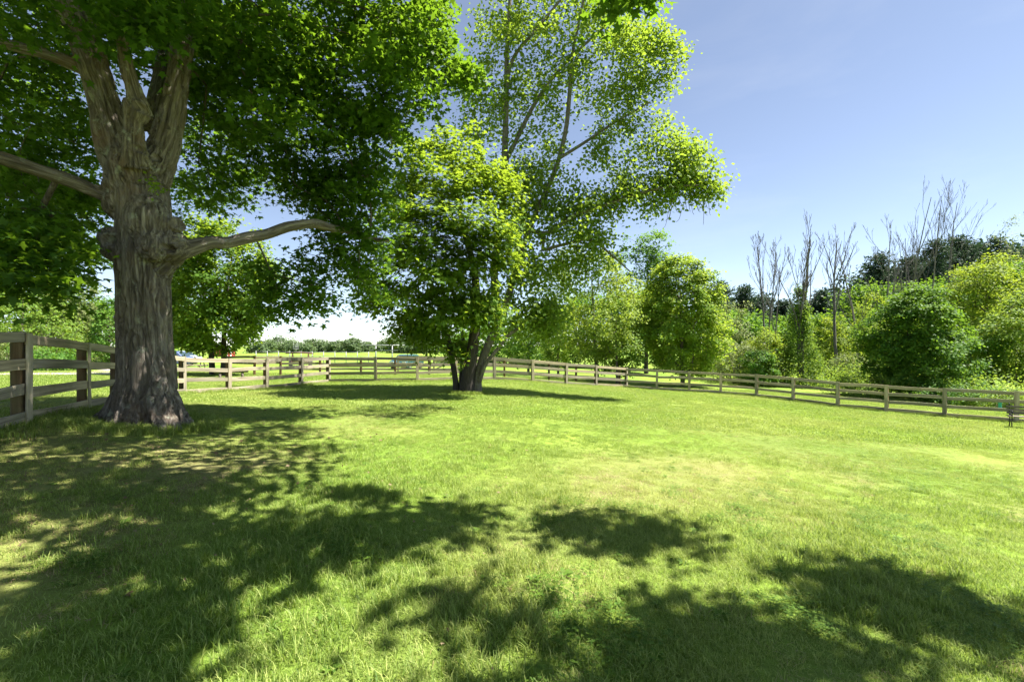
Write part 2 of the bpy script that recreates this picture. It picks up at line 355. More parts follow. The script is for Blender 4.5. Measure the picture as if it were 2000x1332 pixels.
def make_leaves(name, C, S, N, T, rnd, tpl, mat, parent):
    V = leaf_verts(C, S, N, T, tpl); K = len(tpl)
    o = mesh_np(name, V, np.arange(len(V)), K, mat, parent, rnd)
    o['kind'] = 'stuff'
    return o
def spray(rng, centres, per, rc, size, flat=.5, tilt=.55, droop=.35, centre_of=None, clump_rnd=None):
    """leaves round every clump centre: positions, sizes, normals, tips, colour values"""
    n = len(centres); per = np.broadcast_to(np.asarray(per), (n,)).astype(int); rc = np.broadcast_to(np.asarray(rc, dtype=float), (n,))
    idx = np.repeat(np.arange(n), per); m = len(idx)
    off = np.clip(rng.normal(size=(m, 3)) * .5, -1.3, 1.3)
    off *= rc[idx][:, None] * np.array([1, 1, flat])
    # every clump is a little tilted plate
    tl = rng.normal(size=(n, 2)) * .35
    off[:, 2] += off[:, 0] * tl[idx, 0] + off[:, 1] * tl[idx, 1] - .25 * (off[:, 0] ** 2 + off[:, 1] ** 2) / np.maximum(rc[idx], .05)
    C = centres[idx] + off
    N = rng.normal(size=(m, 3)) * tilt; N[:, 2] += 1
    T = rng.normal(size=(m, 3)) * .7 + off / np.maximum(rc[idx], .05)[:, None]; T[:, 2] -= droop
    S = size * (.65 + .7 * rng.random(m))
    cr = rng.random(n) if clump_rnd is None else clump_rnd
    rnd = np.clip(.45 * cr[idx] + .55 * rng.random(m), 0, 1)
    return C, S, N, T, rnd
def skeleton(guides, targets, rng, step=.45, rtip=.008, power=.48, wander=.08, rise=.25):
    """grow twigs from the guide limbs to every target; returns chains of (points, radii)"""
    pos, par, rg, dirs = [], [], [], []
    for (pts, rad) in guides:
        pts = np.asarray(pts, dtype=float)
        if pos:
            d = np.linalg.norm(np.array(pos) - pts[0], axis=1); prev = int(d.argmin())
        else: prev = -1
        for k in range(len(pts)):
            dd = pts[min(k + 1, len(pts) - 1)] - pts[max(k - 1, 0)]
            pos.append(pts[k]); par.append(prev); rg.append(rad[k]); dirs.append(dd / max(np.linalg.norm(dd), 1e-9)); prev = len(pos) - 1
    A = np.array(pos); targets = np.asarray(targets)
    if len(targets):
        dmin = np.array([np.linalg.norm(A - t, axis=1).min() for t in targets]); order = dmin.argsort()
    else: order = []
    cap = len(A) + int(sum(8 + np.ceil(dmin / step).sum() for _ in [0])) + 50 if len(targets) else len(A)
    buf = np.zeros((cap + 20000, 3)); buf[:len(A)] = A; dbuf = np.zeros_like(buf); dbuf[:len(A)] = np.array(dirs); n = len(A)
    depth = np.zeros(len(buf)); tips = []
    for ti in order:
        t = targets[ti]; v = t - buf[:n]; dist = np.linalg.norm(v, axis=1)
        cosang = (v * dbuf[:n]).sum(1) / np.maximum(dist, 1e-6)
        cost = dist * (1.35 - .45 * cosang) + .06 * depth[:n] + np.where(v[:, 2] < -.2, .3 * -v[:, 2], 0)
        j = int(cost.argmin()); L = dist[j]
        if L < .05: tips.append(j); continue
        c = buf[j] + (dbuf[j] * .35 + np.array([0, 0, rise])) * L * .6
        m = max(2, int(math.ceil(L / step)))
        if n + m >= len(buf): break
        prev = j
        for k in range(1, m + 1):
            u = k / m; p = (1 - u) ** 2 * buf[j] + 2 * u * (1 - u) * c + u * u * t
            if k < m: p = p + rng.normal(size=3) * wander * L / m
            buf[n] = p; par.append(prev); rg.append(0); dd = p - buf[prev]; dbuf[n] = dd / max(np.linalg.norm(dd), 1e-9); depth[n] = depth[prev] + np.linalg.norm(dd); prev = n; n += 1
        tips.append(prev)
    par = np.array(par[:n]); cnt = np.zeros(n)
    kids = [[] for _ in range(n)]
    for i in range(n):
        if par[i] >= 0: kids[par[i]].append(i)
    for i in range(n - 1, -1, -1):
        if not kids[i]: cnt[i] += 1
        if par[i] >= 0: cnt[par[i]] += cnt[i]
    # parents always precede their children, so one backward pass is enough
    r = rtip * cnt ** power; rg = np.array(rg[:n]); r = np.where(rg > 0, np.maximum(rg, 0), r)
    for i in range(n):
        if par[i] >= 0: r[i] = min(r[i], r[par[i]] * (1.0 if rg[i] > 0 else .9))
    chains = []
    heads = [i for i in range(n) if par[i] < 0]
    while heads:
        h = heads.pop(); ch = [par[h]] if par[h] >= 0 else []
        i = h
        while True:
            ch.append(i)
            if not kids[i]: break
            b = max(kids[i], key=lambda k: (rg[k] > 0, r[k])); heads.extend(k for k in kids[i] if k != b); i = b
        rr = r[ch].copy()
        if par[h] >= 0: rr[0] = min(rr[0], rr[1])
        if len(ch) > 1: chains.append((buf[ch].copy(), rr, bool(rg[h] > 0)))
    return chains
def build_wood(name, chains, mat, parent, sides=(7, 4), thick=.03, skip_guides=False):
    V, Fs = [], []
    for (p, r, g) in chains:
        tube(V, Fs, p, r, sides[0] if r.max() > thick else sides[1], False)
    return mesh_py(name, V, Fs, mat, parent, True)
def loc(base, A): return np.asarray(A) - np.asarray(base)

def blob_points(rng, blobs, spacing=1.0):
    """blobs: (px, py, rx, ry, d, dd, n) in photo pixels, metres in depth"""
    out = []
    for (px, py, rx, ry, d, dd, n) in blobs:
        k = 0
        while k < n:
            q = rng.uniform(-1, 1, 3)
            if (q ** 2).sum() > 1: continue
            out.append(P(px + q[0] * rx, py + q[1] * ry, d + q[2] * dd)); k += 1
    return np.array(out)

# ------------------------------------------------------------------ the old maple on the left
rng = np.random.default_rng(11)
TD = 7.4
def px_line(pts):
    """(px, py, d, r_px) list -> smooth world line and radii"""
    return smooth_line([P(a, b, d) for a, b, d, r in pts], [r / F * d for a, b, d, r in pts], 5)
base = P(283, 833, TD); base[2] = gz1(base[0], base[1])
old = empty('old_maple_tree', base, 'huge old maple with gnarled trunk, knot holes and spreading limbs left of the lawn', 'tree')
G_trunk = px_line([(284, 850, TD, 78), (284, 828, TD, 67), (285, 795, TD, 54), (287, 745, TD, 47.5), (284, 650, TD, 44), (280, 560, TD, 43), (283, 500, TD, 47), (281, 440, TD, 45), (277, 380, TD, 46), (270, 335, TD, 51), (264, 300, TD, 43)])
G_left = px_line([(258, 345, TD, 42), (232, 285, TD, 37), (211, 215, TD - .05, 30), (186, 135, TD - .15, 26), (158, 60, TD - .25, 28), (125, -10, TD - .3, 26), (85, -110, TD - .3, 23), (30, -240, TD - .3, 19), (-10, -420, TD - .2, 13)])
G_mid = px_line([(268, 330, TD - .3, 27), (262, 285, TD - .42, 22), (263, 245, TD - .45, 19), (268, 212, TD - .48, 19), (256, 165, TD - .55, 15), (244, 110, TD - .65, 13), (236, 40, TD - .8, 12), (240, -80, TD - 1.0, 11), (280, -250, TD - 1.3, 9)])
G_right = px_line([(292, 345, TD + .05, 38), (319, 290, TD + .1, 29), (334, 225, TD + .2, 24), (347, 160, TD + .3, 21), (358, 85, TD + .4, 19), (372, 0, TD + .5, 17), (400, -110, TD + .5, 17), (450, -280, TD + .4, 13), (480, -450, TD + .4, 8)])
G_ll = px_line([(262, 418, TD - .05, 22), (215, 386, TD - .1, 16), (150, 358, TD - .3, 13.5), (80, 334, TD - .55, 13), (0, 308, TD - .85, 13.5), (-90, 275, TD - 1.1, 12), (-220, 240, TD - 1.4, 9), (-420, 160, TD - 1.6, 6)])
G_rl = px_line([(300, 530, TD, 24), (345, 495, TD + .02, 21), (375, 484, TD + .1, 16), (412, 474, TD + .25, 12.5), (445, 474, TD + .42, 11.5), (485, 464, TD + .65, 12), (520, 458, TD + .85, 10.5), (560, 444, TD + 1.1, 10.5), (612, 437, TD + 1.5, 9.5), (650, 446, TD + 1.8, 8.5), (690, 452, TD + 2.1, 7), (720, 466, TD + 2.3, 6), (760, 470, TD + 2.4, 5)])
G_ul = px_line([(198, 150, TD - .1, 18), (150, 128, TD - .2, 14), (95, 108, TD - .4, 12), (30, 92, TD - .7, 11), (-60, 70, TD - 1.0, 9), (-200, 40, TD - 1.2, 6)])
G_ur = px_line([(365, 50, TD + .4, 15), (430, 0, TD + .5, 13), (530, -60, TD + .6, 11), (640, -120, TD + .5, 9), (800, -190, TD - .1, 8), (1000, -290, TD - .8, 6.5), (1230, -420, TD - 1.6, 5)])
G_fr = px_line([(250, -110, TD - 1.0, 11), (330, -260, TD - 1.5, 10), (480, -520, TD - 2.3, 9), (700, -900, TD - 3.2, 7), (900, -1500, TD - 4.2, 6)])
G_back = px_line([(300, 250, TD + .4, 22), (310, 180, TD + 1.1, 16), (330, 90, TD + 2.0, 13), (370, 0, TD + 3.0, 10), (420, -90, TD + 4.0, 7)])
def old_trunk():
    V, Fs = [], []
    for g, sides in ((G_trunk, 28), (G_left, 20), (G_mid, 14), (G_right, 18), (G_ll, 12), (G_rl, 12), (G_ul, 12), (G_back, 12)):
        tube(V, Fs, loc(base, g[0]), g[1], sides)
    def lump(px, py, d, r, sx=1, sy=1, sz=1):
        c = loc(base, P(px, py, d)); n = len(V); rr = r / F * TD; S, R = 16, 10
        for i in range(1, R):
            for k in range(S):
                a, t = 2 * math.pi * k / S, math.pi * i / R
                V.append([c[0] + rr * sx * math.sin(t) * math.cos(a), c[1] + rr * sy * math.sin(t) * math.sin(a), c[2] + rr * sz * math.cos(t)])
        for i in range(R - 2):
            for k in range(S): Fs.append([n + i * S + k, n + i * S + (k + 1) % S, n + (i + 1) * S + (k + 1) % S, n + (i + 1) * S + k])
        Fs.append([n + k for k in range(S)][::-1]); Fs.append([n + (R - 2) * S + k for k in range(S)])
    lump(216, 470, TD - .18, 23, .9, .9, 1.15); lump(226, 486, TD - .15, 26); lump(300, 480, TD - .3, 30, 1, .8, 1.1); lump(240, 400, TD - .1, 34)
    lump(262, 300, TD - .35, 22, 1, .8, 1.6); lump(330, 480, TD - .1, 34); lump(268, 215, TD - .47, 22, 1, 1, 1.5); lump(250, 360, TD - .1, 42, 1.1, .8, 1); lump(288, 430, TD - .25, 40, 1, .7, 1.3)
    a, r = smooth_line([P(310, 455, TD - .1), P(332, 444, TD - .15), P(351, 438, TD - .18)], [22 / F * TD, 17 / F * TD, 13 / F * TD], 4); tube(V, Fs, loc(base, a), r, 12)
    a, r = smooth_line([P(225, 474, TD - .15), P(208, 468, TD - .24), P(199, 465, TD - .28)], [22 / F * TD, 19 / F * TD, 16 / F * TD], 4); tube(V, Fs, loc(base, a), r, 12)
    for (tx, ty, td, r0) in ((186, 834, TD - .1, 26), (374, 830, TD + .1, 26), (256, 846, TD - .58, 20), (318, 842, TD - .55, 18), (222, 840, TD - .42, 20), (352, 836, TD - .36, 18), (283, 830, TD + .7, 26)):
        mid = P(284 + (tx - 284) * .56, 786 + (ty - 830) * .5, TD + (td - TD) * .6); top = P(284 + (tx - 284) * .34, 690, TD + (td - TD) * .42); end = P(tx, ty + 6, td)
        end[2] = gz1(end[0], end[1]) - .05
        a, r = smooth_line([top, mid, end], [r0 * .3 / F * TD, r0 * .7 / F * TD, r0 * .5 / F * TD], 4); tube(V, Fs, loc(base, a), r, 12)
    me = bpy.data.meshes.new('tmp'); me.from_pydata(V, [], Fs); me.update(); o = bpy.data.objects.new('tmp', me); COL.objects.link(o)
    md = o.modifiers.new('r', 'REMESH'); md.mode = 'VOXEL'; md.voxel_size = .016
    ms = o.modifiers.new('s', 'SMOOTH'); ms.factor = .5; ms.iterations = 9
    ev = o.evaluated_get(bpy.context.evaluated_depsgraph_get()); nm = bpy.data.meshes.new_from_object(ev); nm.name = 'trunk'
    bpy.data.objects.remove(o); bpy.data.meshes.remove(me)
    n = len(nm.vertices); co = np.empty(n * 3, dtype=np.float32); nm.vertices.foreach_get('co', co); co = co.reshape(-1, 3).astype(float)
    no = np.empty(n * 3, dtype=np.float32); nm.vertex_normals.foreach_get('vector', no); no = no.reshape(-1, 3)
    gpt, gT, gU, gR, gS, gI = [], [], [], [], [], []
    for gi, g in enumerate((G_trunk, G_left, G_mid, G_right, G_ll, G_rl, G_ul, G_back)):
        pt = loc(base, g[0]); T_ = np.gradient(pt, axis=0); T_ /= np.linalg.norm(T_, axis=1)[:, None]; U_ = np.cross(T_[0], [.0, 1., .0]); sl = np.r_[0, np.cumsum(np.linalg.norm(np.diff(pt, axis=0), axis=1))]
        for k in range(len(pt)):
            U_ = U_ - T_[k] * U_.dot(T_[k]); U_ = U_ / np.linalg.norm(U_); gpt.append(pt[k]); gT.append(T_[k]); gU.append(U_); gR.append(g[1][k]); gS.append(sl[k]); gI.append(gi)
    gpt, gT, gU, gR, gS, gI = (np.array(v_, dtype=np.float32) for v_ in (gpt, gT, gU, gR, gS, gI)); near_i = np.empty(n, dtype=int)
    for k in range(0, n, 8000):
        d2 = ((co[k:k + 8000, None, :].astype(np.float32) - gpt[None]) ** 2).sum(2); near_i[k:k + 8000] = (np.sqrt(d2) / gR[None] ** .8).argmin(1)
    rel = co - gpt[near_i]; su = (rel * gU[near_i]).sum(1); sb = (rel * np.cross(gT, gU)[near_i]).sum(1); ss = gS[near_i] + (rel * gT[near_i]).sum(1)
    grain = np.stack([su + gI[near_i] * 3.1, sb, ss], 1)
    warp = np.stack([fbm(co * 3.0, 2, 3) - .5, fbm(co * 3.0, 2, 4) - .5, np.zeros(n)], 1) * .14
    q = grain + warp
    ridge = 1 - np.abs(2 * vnoise(q * np.array([17, 17, 1.15]), 5) - 1); ridge2 = 1 - np.abs(2 * vnoise(q * np.array([33, 33, 2.6]), 8) - 1)
    lump_ = fbm(co * np.array([3.2, 3.2, 1.3]), 3, 9) - .5
    big = np.clip((co[:, 2] + .2) / 3.5, .4, 1)
    disp = -.050 * np.clip((ridge - .66) * 2.9, 0, 1) - .022 * np.clip((ridge2 - .66) * 2.9, 0, 1) + lump_ * .07
    rad_xy = np.hypot(co[:, 0] - 0, co[:, 1])
    thin = np.clip((.95 - rad_xy) / .35, .22, 1)
    disp = disp * thin
    co = co + no * disp[:, None]
    for (px, py, d, r, depth) in ((305, 478, TD - .55, 7.5, .16), (200, 466, TD - .45, 11, .14), (269, 208, TD - .62, 8, .10), (255, 283, TD - .62, 7, .08), (352, 438, TD - .2, 9, .05)):
        c = loc(base, P(px, py, d)); rr = r / F * d
        # distance in the picture plane from the hole's axis, only on the camera side
        dx = np.hypot(co[:, 0] - c[0], co[:, 2] - c[2]); near = (np.abs(co[:, 1] - c[1]) < .6) & (no[:, 1] < .35)
        rim = np.exp(-((dx / rr - 1.35) / .35) ** 2) * .02; pit = np.clip(1 - (dx / rr), 0, 1) ** .45 * depth
        co[near] += no[near] * rim[near][:, None]; co[near, 1] += pit[near]
    nm.vertices.foreach_set('co', co.astype(np.float32).ravel()); nm.update()
    nm.polygons.foreach_set('use_smooth', np.ones(len(nm.polygons), dtype=bool))
    nm.materials.clear(); nm.materials.append(M['trunk']); ga = nm.attributes.new('grain', 'FLOAT_VECTOR', 'POINT'); ga.data.foreach_set('vector', grain.astype(np.float32).ravel())
    return link(bpy.data.objects.new('trunk', nm), old)
old_trunk()

# foliage: seen from the lawn (lobed leaves) and the rest of the crown overhead
OLD = [  # px, py, rx, ry, d, dd, n
    (330, 70, 230, 130, 8.6, 2.4, 70), (500, 60, 230, 140, 9.4, 2.2, 75), (540, 180, 170, 90, 9.0, 1.8, 44), (700, 110, 170, 150, 9.6, 2.0, 62), (790, 70, 100, 110, 9.4, 1.4, 26), (850, 40, 60, 70, 9.2, .8, 10),
    (700, 270, 90, 70, 9.8, 1.4, 16), (640, 300, 110, 80, 10.2, 1.5, 22), (760, 210, 80, 60, 9.6, 1.2, 14), (60, 60, 160, 120, 8.0, 1.8, 40), (60, 210, 150, 110, 9.2, 2.0, 40), (130, 300, 110, 90, 10.2, 1.8, 30), (30, 380, 120, 90, 8.8, 1.6, 30), (140, 430, 90, 60, 10.5, 1.5, 22),
    (440, 270, 100, 90, 10.4, 1.6, 26), (400, 380, 70, 60, 11.2, 1.5, 16), (470, 350, 70, 50, 11.0, 1.4, 9), (590, 360, 90, 50, 10.2, 1.2, 14), (660, 390, 100, 50, 10.0, 1.2, 20), (710, 440, 80, 55, 10.2, 1.0, 18),
    (640, 500, 60, 45, 9.9, .8, 10), (700, 540, 60, 50, 10.3, .9, 10), (545, 520, 45, 55, 9.0, .5, 6), (590, 570, 55, 35, 9.4, .6, 7), (560, 590, 60, 22, 9.2, .5, 5),
    (70, 490, 110, 45, 5.8, .7, 20), (40, 545, 80, 30, 5.4, .5, 9), (150, 525, 60, 25, 6.4, .6, 7), (60, 440, 100, 50, 6.8, .9, 18), (170, 510, 50, 50, 10.8, 1.0, 8),
    (880, 120, 40, 60, 9.8, .6, 6), (905, 160, 26, 40, 9.8, .4, 4), (720, 340, 60, 40, 10.2, .8, 8), (330, 170, 90, 60, 6.6, .5, 12), (230, 40, 90, 50, 6.3, .5, 10),
    (1200, -4, 22, 10, 5.0, .1, 3), (1185, 18, 8, 8, 5.0, .1, 2), (1280, -10, 20, 5, 5.0, .1, 2), (1240, -14, 20, 5, 5.0, .1, 2)]
tgt_v = blob_points(rng, OLD)
_px = tgt_v[:, 0] / tgt_v[:, 1] * F + W0; _py = HY - (tgt_v[:, 2] - EYE) / tgt_v[:, 1] * F
tgt_v = tgt_v[~((tgt_v[:, 1] < 8.3) & (_px > 120) & (_px < 440) & (_py > 60))]
# crown out of the picture: a dome over the trunk, and a long limb reaching over the lawn to the right
dome = []
while len(dome) < 520:
    q = rng.normal(size=3); q /= np.linalg.norm(q); q *= rng.random() ** .4
    p = np.array([base[0] + q[0] * 7.6, base[1] + q[1] * 7.6, 8.2 + q[2] * 6.4])
    if p[2] < 3.2: continue
    if p[1] > .3 and p[2] < EYE + .80 * p[1] + 1.9 and p[0] > -1.35 * p[1] - 2.0: continue
    if p[0] > -0.6 - .0 * p[2] and p[1] < 12: continue
    dome.append(p)
def over(px, py, rx, ry, n, h0=6.0, h1=8.5):
    """clumps of the overhead limb whose shade falls round a given spot of lawn"""
    s = np.array(SUN); out = []
    for _ in range(n):
        a, r = rng.uniform(0, 6.283), math.sqrt(rng.random())
        x, y = px + rx * r * math.cos(a), py + ry * r * math.sin(a)
        d = 1.6 * F / (y - HY)
        for _k in range(6):
            X = (x - W0) / F * d; d = (EYE - gz1(X, d)) * F / (y - HY)
        X = (x - W0) / F * d; z0 = gz1(X, d)
        h = rng.uniform(h0, h1)
        while True:
            p = np.array([X, d, z0]) + s * (h - z0) / s[2]
            if p[2] > EYE + .80 * p[1] + 1.1: break
            h += .3
        out.append(p)
    return out
dome += over(690, 1035, 170, 30, 22) + over(840, 1010, 60, 16, 8) + over(1130, 1035, 90, 22, 12) + over(1260, 1050, 60, 16, 7) + over(1640, 1150, 110, 26, 13) + over(1850, 1190, 110, 36, 16) + over(1230, 1315, 280, 12, 20) + over(1350, 1230, 90, 24, 9) + over(880, 1195, 80, 14, 6) + over(280, 1140, 130, 90, 11) + over(560, 950, 50, 50, 7) + over(560, 1085, 110, 36, 12) + over(1600, 1325, 200, 10, 9) + over(1490, 1260, 70, 20, 5) + over(250, 900, 220, 45, 22) + over(200, 1020, 220, 60, 14) + over(120, 1200, 200, 90, 13) + over(180, 1290, 120, 36, 12) + over(620, 880, 40, 10, 4) + over(290, 815, 80, 30, 20) + over(640, 806, 220, 14, 30, 8, 11) + over(480, 860, 60, 30, 8) + over(380, 930, 120, 50, 18) + over(360, 1050, 100, 40, 12) + over(90, 930, 100, 50, 10) + over(230, 850, 240, 22, 34, 7, 11) + over(470, 845, 150, 18, 18, 7, 11) + over(250, 980, 230, 60, 20) + over(780, 800, 90, 10, 12, 8, 11)
dome = np.array(dome)
guides = [G_trunk, G_left, G_mid, G_right, G_ll, G_rl, G_ul, G_ur, G_fr, G_back]
ch = skeleton(guides, np.vstack([tgt_v, dome]), rng, .5, .0065, .5)
build_wood('branch_wood', [(loc(base, p), r, g) for p, r, g in ch if not (g and r.max() > .13)], M['bark'], old)['kind'] = 'stuff'
C, S, N, T, rn = spray(rng, tgt_v, np.where(tgt_v[:, 1] < 5.2, 26, 88), np.where(tgt_v[:, 1] < 5.2, .2, .44), .112, .42, .5, .55)
make_leaves('crown', loc(base, C), S, N, T, rn, MAPLE3, M['maple'], old)
C, S, N, T, rn = spray(rng, dome, np.where(np.arange(len(dome)) < 520, 100, 28), np.where(np.arange(len(dome)) < 520, .85, .40), .15, .5, .45, .4)
make_leaves('upper_crown', loc(base, C), S, N, T, rn, QUAD3, M['maple'], old)
# a sprig of leaves growing out of the trunk
C, S, N, T, rn = spray(rng, np.array([P(292, 352, TD - .58), P(303, 362, TD - .56), P(310, 372, TD - .55)]), 26, .09, .05, .8)
make_leaves('sprig', loc(base, C), S, N, T, rn, QUAD3, M['dense'], old)

# ------------------------------------------------------------------ the clump of maples in the middle of the lawn
def guided_tree(name, label, base, guides, blobs, leafmat, barkmat, per, rc, size, rng, tpl=QUAD3, extra=None, flat=.55, tilt=.6, rtip=.008, droop=.4, sides=(9, 4)):
    t = empty(name, base, label, 'tree')
    tg = blob_points(rng, blobs)
    if extra is not None: tg = np.vstack([tg, extra])
    ch = skeleton(guides, tg, rng, .5, rtip, .5)
    build_wood('trunk', [(loc(base, p), r, g) for p, r, g in ch], barkmat, t, sides, .05)
    C, S, N, T, rn = spray(rng, tg, per, rc, size, flat, tilt, droop)
    out = C - (tg.mean(0) - np.array([0, 0, 1.0])); N = N + .6 * out / np.maximum(np.linalg.norm(out, axis=1), 1e-6)[:, None]
    make_leaves('crown', loc(base, C), S, N, T, rn, tpl, leafmat, t)
    return t, tg
rng = np.random.default_rng(23)
D2 = 18.0
b2 = P(905, 768, D2); b2[2] = gz1(b2[0], b2[1])
g2 = [px_line([(912, 776, D2, 20), (914, 740, D2, 13.5), (920, 700, D2 - .05, 12), (927, 650, D2 - .1, 10.5), (930, 590, D2 - .2, 9), (925, 520, D2 - .3, 7), (905, 450, D2 - .5, 5), (890, 370, D2 - .6, 4), (880, 300, D2 - .7, 2.5)]),
      px_line([(893, 776, D2 + .1, 9), (889, 740, D2 + .1, 5.5), (881, 690, D2 + .1, 6), (874, 660, D2, 6), (866, 625, D2 - .1, 5.5), (850, 570, D2 - .3, 4), (820, 520, D2 - .5, 3), (780, 480, D2 - .8, 2)]),
      px_line([(903, 770, D2 + .3, 7), (901, 725, D2 + .5, 4), (904, 680, D2 + .7, 3.5), (900, 630, D2 + .8, 3), (880, 560, D2 + .9, 2)])]
DENSE = [(890, 290, 50, 60, 17.4, 1.2, 14), (850, 350, 70, 50, 16.6, 1.3, 20), (930, 350, 80, 45, 17.2, 1.2, 24), (980, 370, 40, 40, 17.6, 1.0, 12), (900, 425, 80, 36, 15.8, 1.0, 24), (965, 455, 42, 40, 16.0, .8, 15), (830, 430, 70, 50, 15.6, 1.0, 20), (780, 400, 50, 60, 16.0, 1.0, 14),
         (760, 500, 60, 50, 16.6, 1.2, 18), (840, 510, 80, 50, 16.0, 1.4, 26), (910, 510, 70, 50, 16.4, 1.4, 24), (780, 580, 70, 36, 16.6, 1.2, 18), (850, 600, 80, 45, 16.8, 1.6, 26), (920, 580, 60, 45, 16.2, 1.2, 18), (960, 600, 34, 34, 16.0, .7, 10), (830, 650, 45, 30, 17.8, 1.4, 14), (800, 640, 40, 25, 17.5, 1.0, 8),
         (735, 590, 30, 16, 17, .6, 5), (720, 550, 30, 30, 17, .8, 6), (980, 500, 26, 40, 16.6, .6, 8), (820, 300, 40, 40, 16.4, .8, 8), (945, 625, 26, 14, 15.8, .4, 5), (880, 680, 40, 20, 18.3, .8, 8)]
guided_tree('dense_maple_tree', 'dense bright-leaved maple, dark stems on the left side of the middle tree clump', b2, g2, DENSE, M['dense'], M['darkbark'], 64, .55, .165, rng, MAPLE3, None, .38, .45, .006, .55)

b3 = P(945, 768, D2 + .1); b3[2] = gz1(b3[0], b3[1])
g3 = [px_line([(930, 776, D2 + .1, 13), (933, 740, D2 + .1, 8), (943, 700, D2 + .2, 8.5), (964, 650, D2 + .4, 8.5), (988, 598, D2 + .8, 7), (1012, 510, D2 + 1.4, 5.8), (1045, 420, D2 + 1.8, 5), (1083, 336, D2 + 2.0, 4.4), (1104, 260, D2 + 2.1, 5), (1112, 190, D2 + 2.1, 4), (1118, 110, D2 + 2.1, 3), (1140, 0, D2 + 2.1, 2.2), (1160, -90, D2 + 2, 1.5)]),
      px_line([(970, 640, D2 + .5, 8), (968, 590, D2 + 1.0, 8), (966, 520, D2 + 1.6, 7.5), (980, 420, D2 + 2.0, 7.5), (985, 320, D2 + 2.1, 6.5), (988, 220, D2 + 2.2, 5.5), (990, 110, D2 + 2.2, 4.5), (996, 0, D2 + 2.2, 3.5), (1005, -110, D2 + 2.2, 2), (1020, -200, D2 + 2.2, 1.4)]),
      px_line([(936, 745, D2, 5), (948, 712, D2 - .1, 4), (970, 684, D2 - .05, 3.6), (992, 656, D2 + .1, 3.3), (1016, 638, D2 + .3, 3), (1040, 610, D2 + .6, 2.6), (1075, 590, D2 + .8, 1.6)]),
      px_line([(984, 320, D2 + 2.1, 5), (1003, 285, D2 + 2.2, 4.4), (1045, 202, D2 + 2.4, 3.8), (1091, 139, D2 + 2.5, 3.0), (1150, 80, D2 + 2.5, 2.2), (1220, 20, D2 + 2.4, 1.5)]),
      px_line([(988, 200, D2 + 2.2, 4), (999, 122, D2 + 2.0, 3.4), (1037, 70, D2 + 1.8, 3), (1095, 0, D2 + 1.6, 2.3), (1150, -80, D2 + 1.5, 1.5)]),
      px_line([(1035, 450, D2 + 1.7, 5), (1070, 455, D2 + 1.4, 4.6), (1125, 420, D2 + 1.0, 4.2), (1175, 403, D2 + .7, 3.6), (1238, 382, D2 + .5, 3), (1301, 366, D2 + .3, 2.2), (1370, 362, D2 + .2, 1.3)]),
      px_line([(1060, 490, D2 + 1.4, 3.4), (1100, 478, D2 + 1.2, 3), (1154, 469, D2 + 1.0, 2.6), (1196, 500, D2 + .8, 1.9), (1230, 530, D2 + .7, 1.2)]),
      px_line([(1092, 310, D2 + 2.0, 3.4), (1140, 280, D2 + 1.8, 3), (1200, 240, D2 + 1.6, 2.4), (1270, 200, D2 + 1.5, 1.5)]),
      px_line([(975, 440, D2 + 2, 3), (950, 380, D2 + 2.4, 2.6), (940, 300, D2 + 2.6, 2.2), (925, 220, D2 + 2.7, 1.6)])]
AIRY = [(975, 70, 55, 110, 20.2, 1.4, 22), (930, 150, 35, 60, 20.5, 1.0, 8), (1060, 40, 80, 70, 20.2, 1.5, 18), (1150, 60, 80, 70, 20.4, 1.6, 16), (1240, 70, 70, 60, 20.0, 1.4, 20), (1290, 120, 35, 55, 19.8, .9, 8), (1255, 160, 60, 50, 20, 1.2, 13), (1190, 160, 60, 60, 20.4, 1.4, 9), (1100, 160, 70, 70, 20.3, 1.5, 14), (1030, 190, 50, 80, 20.2, 1.3, 12),
        (950, 250, 45, 70, 20.6, 1.2, 16), (1060, 290, 60, 60, 20.2, 1.3, 12), (1170, 240, 70, 50, 20, 1.3, 8), (1270, 230, 50, 30, 19.6, .9, 5), (1210, 300, 70, 30, 19.6, 1.0, 11), (1310, 290, 55, 28, 19.0, .8, 15), (1350, 330, 42, 36, 18.8, .7, 17), (1385, 368, 26, 15, 18.6, .4, 8), (1290, 355, 60, 32, 18.8, .8, 16), (1225, 370, 60, 34, 19, .9, 15), (1160, 390, 60, 36, 19.2, 1.0, 13),
        (1090, 380, 50, 50, 19.8, 1.2, 13), (1030, 380, 40, 60, 20.4, 1.2, 11), (1110, 450, 70, 40, 19.6, 1.2, 17), (1020, 470, 45, 50, 20, 1.2, 13), (1075, 520, 70, 50, 19.4, 1.3, 12), (1170, 480, 70, 30, 19.0, 1.0, 9), (1030, 570, 50, 50, 19.2, 1.2, 10), (1085, 590, 55, 36, 18.9, 1.0, 9), (1015, 640, 45, 32, 19.0, 1.0, 6), (1060, 640, 40, 22, 18.8, .8, 5), (1130, 540, 50, 36, 19.2, 1.0, 5),
        (1050, -80, 130, 70, 20.2, 2, 22), (1180, -70, 90, 60, 20.2, 1.6, 9), (1300, 75, 20, 25, 19.8, .4, 2), (1320, 100, 12, 12, 19.8, .3, 2), (1010, 330, 40, 60, 19.2, .8, 10), (1015, 420, 34, 50, 18.8, .8, 10), (1030, 520, 40, 40, 18.6, .8, 8), (1040, 620, 40, 36, 18.6, .7, 9), (1275, 400, 18, 20, 18.8, .3, 3)]
rng = np.random.default_rng(5)
airy, _ = guided_tree('airy_maple_tree', 'tall airy maple with pale limbs, right side of the middle tree clump', b3, g3, AIRY, M['airy'], M['airybark'], 98, .64, .145, rng, QUAD3, None, .75, .75, .0055, .3)
V, Fs = [], []
